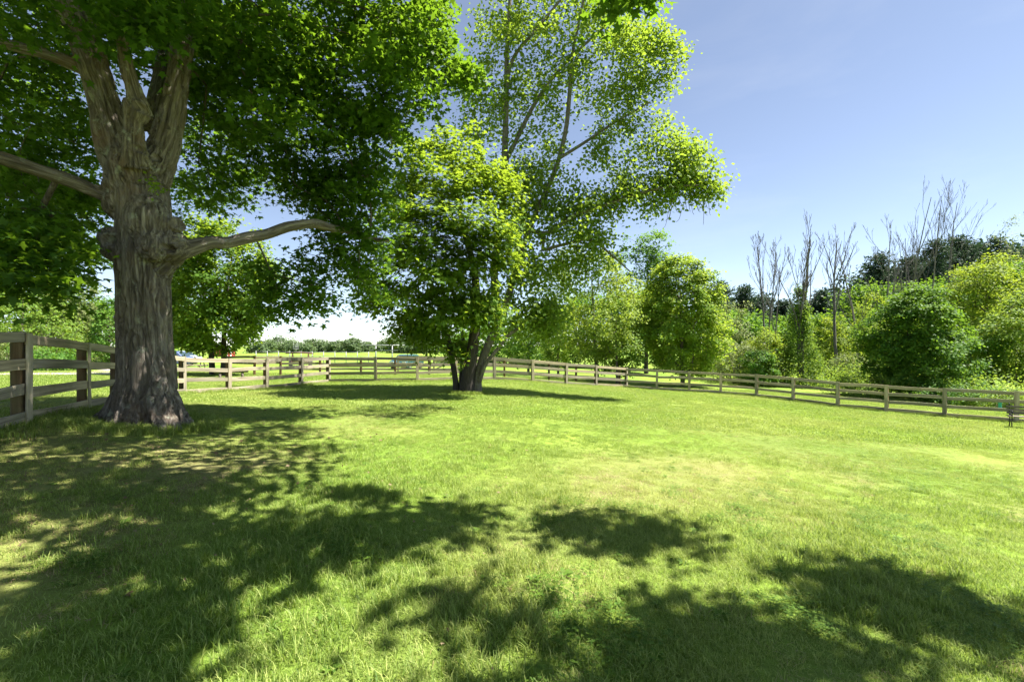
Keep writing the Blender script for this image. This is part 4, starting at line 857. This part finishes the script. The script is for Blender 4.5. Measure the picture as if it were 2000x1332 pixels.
def car(name, label, px, d, rz, paint, L=4.5, Wd=1.78, H=1.68, boxy=True, group=None):
    X = (px - W0) / F * d; t = empty(name, (X, d, gz1(X, d) + .02), label, 'car', group, rz)
    if boxy: prof = [(-L / 2, .42), (-L / 2 + .02, .85), (-L / 2 + .06, 1.02), (-L / 2 + .22, 1.08), (-L / 2 + .42, H - .1), (-L / 2 + .7, H), (.55, H), (.85, H - .06), (1.45, 1.08), (L / 2 - .25, .98), (L / 2 - .04, .82), (L / 2, .55), (L / 2 - .06, .32), (-L / 2 + .1, .30)]
    else: prof = [(-L / 2, .40), (-L / 2 + .02, .80), (-L / 2 + .10, .95), (-L / 2 + .55, .98), (-L / 2 + 1.15, H - .05), (-L / 2 + 1.7, H), (.2, H), (.5, H - .05), (1.2, .98), (L / 2 - .3, .86), (L / 2 - .05, .70), (L / 2, .5), (L / 2 - .06, .30), (-L / 2 + .1, .28)]
    V, Fs = [], []; k = len(prof)
    def wy(z): return Wd / 2 * (1 if z < .95 else 1 - .17 * (z - .95) / max(.1, H - .95))
    secs = (-1, -.94, .94, 1)
    for s in secs:
        for (x, z) in prof: V.append((x * (1 if abs(s) < 1 else .985), math.copysign(wy(z) * abs(s), s), z if abs(s) < 1 else .3 + (z - .3) * .975))
    for i in range(3):
        for j in range(k): Fs.append((i * k + j, i * k + (j + 1) % k, (i + 1) * k + (j + 1) % k, (i + 1) * k + j))
    Fs.append(tuple(range(k))); Fs.append(tuple(3 * k + j for j in range(k))[::-1])
    o = mesh_py('body', V, Fs, paint, t)
    bm = bmesh.new(); bm.from_mesh(o.data); bmesh.ops.recalc_face_normals(bm, faces=bm.faces); bm.to_mesh(o.data); bm.free()
    zt = H - .14; zb = 1.10 if boxy else 1.0
    def pane(nm, q):
        mesh_py(nm, q, [(0, 1, 2, 3)], M['glass'], t)
    for s in (-1, 1):
        xs = ((-L / 2 + .62, -.75), (-.66, .18), (.26, 1.02)) if boxy else ((-L / 2 + 1.05, -.42), (-.34, .62))
        for (x0, x1) in xs:
            ta = .12 if x0 == xs[0][0] else 0; tb = .32 if x1 == xs[-1][1] else 0
            pane('side_window', [(x0, s * (wy(zb) + .012), zb), (x1, s * (wy(zb) + .012), zb), (x1 - tb, s * (wy(zt) + .012), zt), (x0 + ta, s * (wy(zt) + .012), zt)])
    def on_prof(i, u, off):
        a, b = prof[i], prof[i + 1]; nx_, nz_ = -(b[1] - a[1]), b[0] - a[0]; l = math.hypot(nx_, nz_)
        return (a[0] + (b[0] - a[0]) * u + nx_ / l * off, a[1] + (b[1] - a[1]) * u + nz_ / l * off)
    for nm, i, u0, u1 in (('rear_window', 3, .08, .92), ('windscreen', 7, .08, .95)):
        (xa, za), (xb, zb2) = on_prof(i, u0, .014), on_prof(i, u1, .014)
        pane(nm, [(xa, -wy(za) * .88, za), (xa, wy(za) * .88, za), (xb, wy(zb2) * .88, zb2), (xb, -wy(zb2) * .88, zb2)])
    for x in (-L * .30, L * .31):
        for s in (-1, 1):
            V, Fs = [], []; R_ = .34; pr = [(.20, -.11), (R_ - .02, -.11), (R_, -.08), (R_, .08), (R_ - .02, .11), (.20, .11)]
            lathe(V, Fs, pr, (0, 0, 0), 18); w = mesh_py('wheel', V, Fs, M['tyre'], t, True); w.location = (x, s * (Wd / 2 - .09), R_ - .02); w.rotation_euler = (math.pi / 2, 0, 0)
            V, Fs = [], []; lathe(V, Fs, [(.21, -.118), (.19, -.126), (.19, .126), (.21, .118)], (0, 0, 0), 14); mesh_py('rim', V, Fs, M['rim'], w)
    for s in (-1, 1):
        V, Fs = [], []; box(V, Fs, (L / 2 - .09, s * (Wd / 2 - .28), .72 if not boxy else .86), (.10, .34, .14)); mesh_py('headlight', V, Fs, M['lamp'], t)
        V, Fs = [], []; box(V, Fs, (-L / 2 + .03, s * (Wd / 2 - .2), .88), (.08, .22, .2)); mesh_py('tail_light', V, Fs, M['red'], t)
    V, Fs = [], []; box(V, Fs, (L / 2 - .02, 0, .45), (.12, Wd * .92, .2)); mesh_py('front_bumper', V, Fs, M['tyre'], t)
    V, Fs = [], []; box(V, Fs, (-L / 2 + .02, 0, .45), (.12, Wd * .92, .2)); mesh_py('rear_bumper', V, Fs, M['tyre'], t)
    return t
blue = plain_mat('blue_grey_car_paint', (.10, .14, .30), .25, .3, .05, spec=.6); pale = plain_mat('pale_blue_car_paint', (.42, .48, .62), .25, .3, .05, spec=.6); teal = plain_mat('dark_teal_car_paint', (.03, .10, .11), .25, .3, .05, spec=.6)
car('parked_car', 'blue grey car parked right beside the old maple trunk, beyond the fence', 338, 52, math.radians(8), blue)
car('parked_car', 'pale blue car parked behind the blue grey car beyond the fence', 352, 59, math.radians(8), pale)
car('parked_car', 'dark teal car seen end-on through the middle fence, left of the tree clump', 795, 44, math.radians(-100), teal, 4.4, 1.75, 1.42, False)

def rack():   # pipe frame standing above the far paddock
    d = 55; b = P(750, 697, d); b[2] = gz1(b[0], b[1]); t = empty('hay_rack', b, 'tall grey pipe frame with two crossbars rising behind the middle fence', 'frame')
    for px in (734, 766):
        V, Fs = [], []; p = P(px, 674, d); tube(V, Fs, loc(b, [(p[0], d, b[2] - .2), p]), [.075, .075], 8); mesh_py('upright', V, Fs, M['pipe'], t, True)
    for x0, x1, y in ((713, 790, 674.5), (722, 778, 684.5)):
        V, Fs = [], []; tube(V, Fs, loc(b, [P(x0, y, d - .15), P(x1, y, d - .15)]), [.06, .06], 8); mesh_py('crossbar', V, Fs, M['pipe'], t, True)
rack()
def pipe_fence():
    d = 62; b = P(500, 697, d); b[2] = gz1(b[0], b[1]); t = empty('pipe_fence', b, 'thin grey pipe rail fence far across the paddock on the left', 'fence')
    xs = list(range(500, 721, 22))
    for px in xs:
        p = P(px, 0, d); z = gz1(p[0], d); V, Fs = [], []; tube(V, Fs, loc(b, [(p[0], d, z - .1), (p[0], d, z + 1.75)]), [.05, .05], 6); mesh_py('post', V, Fs, M['pipe'], t, True)
    for h in (.6, 1.1, 1.65):
        for i in range(len(xs) - 1):
            p, q = P(xs[i], 0, d), P(xs[i + 1], 0, d); V, Fs = [], []; tube(V, Fs, loc(b, [(p[0], d - .09, gz1(p[0], d) + h), (q[0], d - .09, gz1(q[0], d) + h)]), [.022, .022], 6); mesh_py('rail', V, Fs, M['pipe'], t, True)
pipe_fence()
def implement():
    d = 52; b = P(587, 694, d); b[2] = gz1(b[0], b[1]); t = empty('farm_implement', b, 'rusty red farm implement with a long boom and wire cage mast', 'implement')
    V, Fs = [], []; tube(V, Fs, [(-1.7, 0, 1.55), (0, 0, 1.62), (1.5, 0, 1.5)], [.06, .08, .06], 8); mesh_py('boom', V, Fs, M['rust'], t, True)
    V, Fs = [], []
    for x in (-.9, .9): tube(V, Fs, [(x, -.4, .35), (x, 0, 1.55)], [.05, .05], 6); tube(V, Fs, [(x, .4, .35), (x, 0, 1.55)], [.05, .05], 6)
    box(V, Fs, (0, 0, .6), (2.0, .12, .12)); mesh_py('leg_frame', V, Fs, M['rust'], t)
    for x in (-1.0, 1.0):
        V, Fs = [], []; lathe(V, Fs, [(.2, -.09), (.36, -.09), (.38, -.05), (.38, .05), (.36, .09), (.2, .09)], (0, 0, 0), 16); w = mesh_py('wheel', V, Fs, M['tyre'], t, True); w.location = (x * 1.12, 0, .38); w.rotation_euler = (0, math.pi / 2, 0)
    V, Fs = [], []; tube(V, Fs, [(-.75, 0, 1.55), (-.55, 0, 2.05)], [.035, .035], 6); mesh_py('mast', V, Fs, M['pipe'], t)
    V, Fs = [], []
    for z in (2.05, 2.3, 2.55): a = [(-.55 + .28 * math.cos(k * .5236), .28 * math.sin(k * .5236), z) for k in range(13)]; tube(V, Fs, a, [.022] * 13, 4)
    for k in range(6): c, s = math.cos(k * 1.047), math.sin(k * 1.047); tube(V, Fs, [(-.55 + .28 * c, .28 * s, 2.03), (-.55 + .28 * c, .28 * s, 2.57)], [.018, .018], 4)
    mesh_py('wire_cage', V, Fs, M['pipe'], t)
implement()
def shed():
    d = 110; b = P(431, 700, d); b[2] = gz1(b[0], b[1]); t = empty('red_shed', b, 'small red shed with white corner trim behind the twin-trunk maple', 'shed')
    w, l, h, hr = 3.4, 3.0, 1.5, 2.2
    V = [(-w / 2, 0, 0), (w / 2, 0, 0), (w / 2, 0, h), (0, 0, hr), (-w / 2, 0, h), (-w / 2, l, 0), (w / 2, l, 0), (w / 2, l, h), (0, l, hr), (-w / 2, l, h)]
    mesh_py('wall', V, [(0, 1, 2, 3, 4), (9, 8, 7, 6, 5), (1, 6, 7, 2), (0, 4, 9, 5)], M['red'], t)
    V, Fs = [], []
    for s in (-1, 1):
        n = len(V); V += [(0, -.2, hr + .03), (0, l + .2, hr + .03), (s * (w / 2 + .2), l + .2, h - .05), (s * (w / 2 + .2), -.2, h - .05), (0, -.2, hr + .10), (0, l + .2, hr + .10), (s * (w / 2 + .2), l + .2, h + .02), (s * (w / 2 + .2), -.2, h + .02)]
        Fs += [tuple(n + k for k in f) for f in ((0, 1, 2, 3), (4, 7, 6, 5), (0, 3, 7, 4), (1, 5, 6, 2), (3, 2, 6, 7))]
    mesh_py('roof', V, Fs, M['roof'], t)
    V, Fs = [], []; box(V, Fs, (-.2, -.02, .7), (1.0, .05, 1.4)); dr = mesh_py('door', V, Fs, M['red'], t)
    V, Fs = [], []; box(V, Fs, (.22, -.06, .7), (.05, .05, .16)); mesh_py('handle', V, Fs, M['iron'], dr)
    for s in (-1, 1): V, Fs = [], []; box(V, Fs, (s * (w / 2 - .05), -.03, h / 2), (.12, .05, h)); mesh_py('corner_trim', V, Fs, M['white'], t)
shed()
x, d = (450.5 - W0) / F * 36, 36
t = empty('white_pole', (x, d, gz1(x, d)), 'thin white pole beside the red shed', 'pole'); V, Fs = [], []; zt = P(450, 686, d)[2] - gz1(x, d)
tube(V, Fs, [(0, 0, -.1), (0, 0, zt)], [.045, .045], 8); mesh_py('pole_shaft', V, Fs, M['white'], t, True); V, Fs = [], []; lathe(V, Fs, [(.05, 0), (.065, .02), (.06, .07), (.01, .1)], (0, 0, zt - .01)); mesh_py('pole_cap', V, Fs, M['white'], t, True)
def log_bench():
    d = 23.5; b = P(452, 748, d); b[2] = gz1(b[0], b[1]); t = empty('log_bench', b, 'low half-log bench behind the left fence by the twin-trunk maple', 'bench', rz=math.radians(35))
    V, Fs = [], []; n = 12
    for x in (-.75, .75):
        for k in range(n + 1): a = math.pi + math.pi * k / n; V.append((x, .17 * math.cos(a), .50 + .15 * math.sin(a)))
    m = n + 1
    for k in range(n): Fs.append((k, k + 1, m + k + 1, m + k))
    Fs.append((0, m, m + n, n)); mesh_py('seat_log', V, Fs, M['log'], t)
    for x in (-.752, .752):
        V2 = [(x * 1.002, v[1] * .93, .5 + (v[2] - .5) * .93) for v in V[:m]]; mesh_py('cut_end', V2, [tuple(range(m))], M['cut'], t)
    for x in (-.5, .5):
        V, Fs = [], []; tube(V, Fs, [(x, -.16, -.03), (x * .98, -.05, .38)], [.06, .055], 8); tube(V, Fs, [(x, .16, -.03), (x * .98, .05, .38)], [.06, .055], 8); mesh_py('leg', V, Fs, M['log'], t, True)
log_bench()
def picnic():
    d = 33; b = P(377, 722, d); b[2] = gz1(b[0], b[1]); t = empty('picnic_table', b, 'grey picnic table in front of the parked cars, beyond the fence', 'table', rz=math.radians(12))
    pm = plank_mesh('board', 'X', .03, .14, 61, M['rail'], .003, 1.8)
    for y in (-.3, -.15, 0, .15, .3): o = bpy.data.objects.new('table_board', pm); link(o, t); o.location = (-.9, y, .75)
    for y in (-.72, -.57, .57, .72): o = bpy.data.objects.new('seat_board', pm); link(o, t); o.location = (-.9, y, .45)
    for x in (-.6, .6):
        for s in (-1, 1):
            V, Fs = [], []; v = Vector((0, s * .35, -.73)); box(V, Fs, (x, s * .36, .365), (.04, .09, .82), Matrix.Rotation(s * .45, 3, 'X')); mesh_py('leg', V, Fs, M['rail'], t)
        V, Fs = [], []; box(V, Fs, (x + .045, 0, .405), (.04, 1.6, .09)); mesh_py('seat_brace', V, Fs, M['rail'], t)
picnic()
def gate(px0, px1, d, label):
    a, c = P(px0, 0, d), P(px1, 0, d); b = np.array([a[0], d, gz1(a[0], d)]); t = empty('board_gate', b, label, 'gate'); L = c[0] - a[0]
    mm = wood_mat('pale_gate_board', (.26, .22, .15), (.4, .35, .25), (.52, .46, .35), 'X')
    for z in (.3, .62, .94, 1.22): V, Fs = [], []; box(V, Fs, (L / 2, 0, z), (L, .03, .11)); mesh_py('gate_rail', V, Fs, mm, t)
    for x in (.06, L - .06): V, Fs = [], []; box(V, Fs, (x, -.04, .74), (.12, .035, 1.16)); mesh_py('stile', V, Fs, mm, t)
    an = math.atan2(.9, L - .3); V, Fs = [], []; box(V, Fs, (L / 2, -.033, .76), (math.hypot(L - .3, .9), .03, .1), Matrix.Rotation(-an, 3, 'Y')); mesh_py('diagonal_brace', V, Fs, mm, t)
gate(776, 842, 33.5, 'pale board gate with diagonal brace behind the middle fence, in front of the teal car')
gate(846, 905, 34.5, 'pale board gate just behind the stems of the tree clump')

# ------------------------------------------------------------------ grass, weeds, fallen leaves
tpl_col = bpy.data.collections.new('grass_templates')
def blades(seed, n, R, h0, h1, w, lean=.5, flatten=0.0):
    rg = np.random.default_rng(seed); V, Fi, rn = [], [], []
    tri = []
    for k in range(n):
        a, r = rg.uniform(0, 6.283), R * math.sqrt(rg.random()); bx_, by_ = r * math.cos(a), r * math.sin(a); h = rg.uniform(h0, h1); f = rg.uniform(0, 6.283); ln = h * lean * rg.uniform(.2, 1.2)
        dx, dy = math.cos(f), math.sin(f); px_, py_ = -dy * w * rg.uniform(.7, 1.3) / 2, dx * w * rg.uniform(.7, 1.3) / 2; hz = h * (1 - flatten)
        m = len(V)
        V += [(bx_ - px_, by_ - py_, -.01), (bx_ + px_, by_ + py_, -.01), (bx_ + dx * ln * .35 + px_ * .85, by_ + dy * ln * .35 + py_ * .85, hz * .62), (bx_ + dx * ln * .35 - px_ * .85, by_ + dy * ln * .35 - py_ * .85, hz * .62),
              (bx_ + dx * ln + px_ * .15, by_ + dy * ln + py_ * .15, hz), (bx_ + dx * ln - px_ * .15, by_ + dy * ln - py_ * .15, hz)]
        Fi += [m, m + 1, m + 2, m + 3, m + 3, m + 2, m + 4, m + 5]; q = rg.random(); rn += [q, q]
    return np.array(V), np.array(Fi), rn
def clover(seed, n, R):
    rg = np.random.default_rng(seed); V, Fi, rn = [], [], []
    for k in range(n):
        a, r = rg.uniform(0, 6.283), R * math.sqrt(rg.random()); c = np.array([r * math.cos(a), r * math.sin(a), rg.uniform(.02, .06)]); s = rg.uniform(.008, .015); f0 = rg.uniform(0, 6.283); q = rg.random()
        for j in range(3):
            f = f0 + j * 2.094; u = np.array([math.cos(f), math.sin(f), .15]); p = np.array([-math.sin(f), math.cos(f), 0]); m = len(V)
            V += [c, c + u * s * .6 + p * s * .55, c + u * s * 1.2, c + u * s * .6 - p * s * .55]; Fi += [m, m + 1, m + 2, m + 3]; rn.append(q)
    return np.array(V), np.array(Fi), rn
def rosette(seed, n, L):
    rg = np.random.default_rng(seed); V, Fi, rn = [], [], []
    for k in range(n):
        f = k * 2.4 + rg.uniform(-.3, .3); u = np.array([math.cos(f), math.sin(f), 0]); p = np.array([-math.sin(f), math.cos(f), 0]); l = L * rg.uniform(.6, 1.1); w = l * .2; up = rg.uniform(.25, .75); m = len(V)
        V += [u * .005 - p * w * .2, u * .005 + p * w * .2, u * l * .55 + p * w + np.array([0, 0, l * up * .6]), u * l * .55 - p * w + np.array([0, 0, l * up * .6]), u * l + p * w * .15 + np.array([0, 0, l * up * .5]), u * l - p * w * .15 + np.array([0, 0, l * up * .5])]
        Fi += [m, m + 1, m + 2, m + 3, m + 3, m + 2, m + 4, m + 5]; q = rg.random(); rn += [q, q]
    return np.array(V), np.array(Fi), rn
def tpl(name, data, mat):
    o = mesh_np(name, data[0], data[1], 4, mat, None, np.array(data[2]), link_it=False); tpl_col.objects.link(o); return o
for k in range(4): tpl('a%d_short_grass' % k, blades(500 + k, 54, .115, .012, .045, .0040, 1.4), M['grass'])
for k in range(3): tpl('b%d_long_grass' % k, blades(520 + k, 26, .09, .04, .09, .005, 1.0), M['grass'])
for k in range(2): tpl('c%d_straw' % k, blades(540 + k, 30, .12, .02, .06, .004, 2.2, .6), M['straw'])
for k in range(2): tpl('d%d_clover' % k, clover(560 + k, 26, .11), M['clover'])
tpl('e0_weed', rosette(580, 9, .075), M['clover'])
tpl('f0_wide_grass', blades(590, 90, .34, .012, .034, .012, 1.3), M['grass'])
tpl('f1_wide_grass', blades(591, 90, .34, .012, .034, .012, 1.3), M['grass'])
NT = 14   # a0-3 short, b4-6 long, c7-8 straw, d9-10 clover, e11 weed, f12-13 wide
def scatter_group():
    ng = bpy.data.node_groups.new('scatter', 'GeometryNodeTree')
    ng.interface.new_socket('Geometry', in_out='INPUT', socket_type='NodeSocketGeometry'); ng.interface.new_socket('Geometry', in_out='OUTPUT', socket_type='NodeSocketGeometry')
    n = ng.nodes; gi = n.new('NodeGroupInput'); go = n.new('NodeGroupOutput'); ci = n.new('GeometryNodeCollectionInfo'); ip = n.new('GeometryNodeInstanceOnPoints')
    ci.inputs['Collection'].default_value = tpl_col; ci.inputs['Separate Children'].default_value = True; ci.inputs['Reset Children'].default_value = True
    ip.inputs['Pick Instance'].default_value = True
    def att(nm, ty):
        a = n.new('GeometryNodeInputNamedAttribute'); a.data_type = ty; a.inputs['Name'].default_value = nm; return a.outputs['Attribute']
    L = ng.links; L.new(gi.outputs[0], ip.inputs['Points']); L.new(ci.outputs[0], ip.inputs['Instance']); L.new(att('idx', 'INT'), ip.inputs['Instance Index']); L.new(att('rot', 'FLOAT_VECTOR'), ip.inputs['Rotation']); L.new(att('scl', 'FLOAT'), ip.inputs['Scale']); L.new(ip.outputs[0], go.inputs[0])
    return ng
SCATTER = scatter_group()
def scatter(name, XY, idx, scl, tone, label):
    rg = np.random.default_rng(99); m = len(XY)
    V = np.c_[XY, gz(XY[:, 0], XY[:, 1])]
    me = bpy.data.meshes.new(name); me.vertices.add(m); me.vertices.foreach_set('co', V.astype(np.float32).ravel())
    for nm, ty, val in (('idx', 'INT', idx.astype(np.int32)), ('scl', 'FLOAT', scl.astype(np.float32)), ('tone', 'FLOAT', tone.astype(np.float32))):
        a = me.attributes.new(nm, ty, 'POINT'); a.data.foreach_set('value', val)
    rot = np.c_[rg.normal(size=m) * .08, rg.normal(size=m) * .08, rg.uniform(0, 6.283, m)].astype(np.float32)
    a = me.attributes.new('rot', 'FLOAT_VECTOR', 'POINT'); a.data.foreach_set('vector', rot.ravel())
    me.update(); o = link(bpy.data.objects.new(name, me)); md = o.modifiers.new('scatter', 'NODES'); md.node_group = SCATTER
    return tag(o, label, None, None, 'stuff')
rg = np.random.default_rng(8)
def sector(n, d0, d1, k=1.30):
    d = np.sqrt(rg.uniform(d0 ** 2, d1 ** 2, n)); x = rg.uniform(-1, 1, n) * k * d + rg.normal(size=n) * .3
    return np.c_[x, d]
FPTS = np.array([[(px - W0) / F * d, d] for px, d, _ in POSTS_L + POSTS_M[1:] + POSTS_R[1:]])
def fence_dist(XY):
    best = np.full(len(XY), 1e9)
    for a, b in zip(FPTS[:-1], FPTS[1:]):
        v = b - a; t = np.clip(((XY - a) @ v) / (v @ v), 0, 1); best = np.minimum(best, np.hypot(*(XY - a - t[:, None] * v).T))
    return best
def tone_of(XY, dry): return np.clip(dry * .55 + (fbm2(XY[:, 0], XY[:, 1], 3.1, 3, 12) - .45) * 1.1 + rg.normal(size=len(XY)) * .10, 0, 1)
# near lawn
XY = np.vstack([sector(9000, 1.2, 5.5, 1.25), sector(21000, 5.5, 12.0, 1.22)])
dry = dryness(XY[:, 0], XY[:, 1]); keep = rg.random(len(XY)) > dry * .82; XY, dry = XY[keep], dry[keep]
u = rg.random(len(XY)); lush = fbm2(XY[:, 0], XY[:, 1], .8, 3, 55)
idx = np.where(u < .62, rg.integers(0, 4, len(XY)), rg.integers(4, 7, len(XY)))
idx = np.where((lush < .5) & (idx > 3), rg.integers(0, 4, len(XY)), idx)
idx = np.where(rg.random(len(XY)) < dry * .42, rg.integers(7, 9, len(XY)), idx)
cl = fbm2(XY[:, 0], XY[:, 1], .6, 2, 66); idx = np.where((cl > .64) & (rg.random(len(XY)) < .25), rg.integers(9, 11, len(XY)), idx); idx = np.where(rg.random(len(XY)) < .012, 11, idx)
scl = (.38 + .62 * lush + .25 * rg.random(len(XY))) * np.clip(1.2 - XY[:, 1] * .05, .72, 1.1)
scatter('lawn_grass', XY, idx, scl, tone_of(XY, dry), 'short patchy lawn grass with clover and dry straw in the foreground')
XY = sector(26000, 11.5, 32.0, 1.22); dry = dryness(XY[:, 0], XY[:, 1]); keep = rg.random(len(XY)) > dry * .3; XY, dry = XY[keep], dry[keep]
scatter('far_lawn_grass', XY, rg.integers(12, 14, len(XY)), .7 + .5 * rg.random(len(XY)), tone_of(XY, dry * .7), 'mown lawn grass out to the fence and past it')
# rank grass along the fence lines and round the trunks
seg = rg.integers(0, len(FPTS) - 1, 3400); tt = rg.random(3400); XY = FPTS[seg] + (FPTS[seg + 1] - FPTS[seg]) * tt[:, None] + rg.normal(size=(3400, 2)) * .16
ang = rg.uniform(0, 6.283, 500); r = rg.uniform(.62, 1.15, 500); ring1 = np.c_[base[0] + r[:500] * np.cos(ang), base[1] + r[:500] * np.sin(ang)]; ring2 = np.c_[-1.75 + r[:300] * .8 * np.cos(ang[:300]), 18.1 + r[:300] * .8 * np.sin(ang[:300])]
XY = np.vstack([XY, ring1, ring2]); hh = fbm2(XY[:, 0], XY[:, 1], 1.5, 3, 41)
scatter('rank_grass', XY, rg.integers(4, 7, len(XY)), .95 + 1.8 * np.clip(hh - .3, 0, 1) * (1 + .4 * rg.random(len(XY))), np.clip(rg.normal(size=len(XY)) * .15 + .15, 0, 1), 'long uncut grass along the fences and round the trunks')
# fallen leaves and bark under the old maple
m = 2600; XY = np.c_[rg.normal(-5.2, 2.6, m), rg.normal(5.6, 2.4, m)]; XY = XY[XY[:, 1] > 1.2]; m = len(XY)
Cc = np.c_[XY, gz(XY[:, 0], XY[:, 1]) + rg.uniform(.012, .05, m)]; Nn = rg.normal(size=(m, 3)) * .35; Nn[:, 2] += 1; Tt = rg.normal(size=(m, 3))
lt = make_leaves('leaf_litter', Cc, np.where(rg.random(m) < .08, .045, .02) * (.6 + .8 * rg.random(m)), Nn, Tt, rg.random(m), MAPLE3, M['litter'], None); tag(lt, 'scattered dry brown leaves under the old maple', None, None, 'stuff')
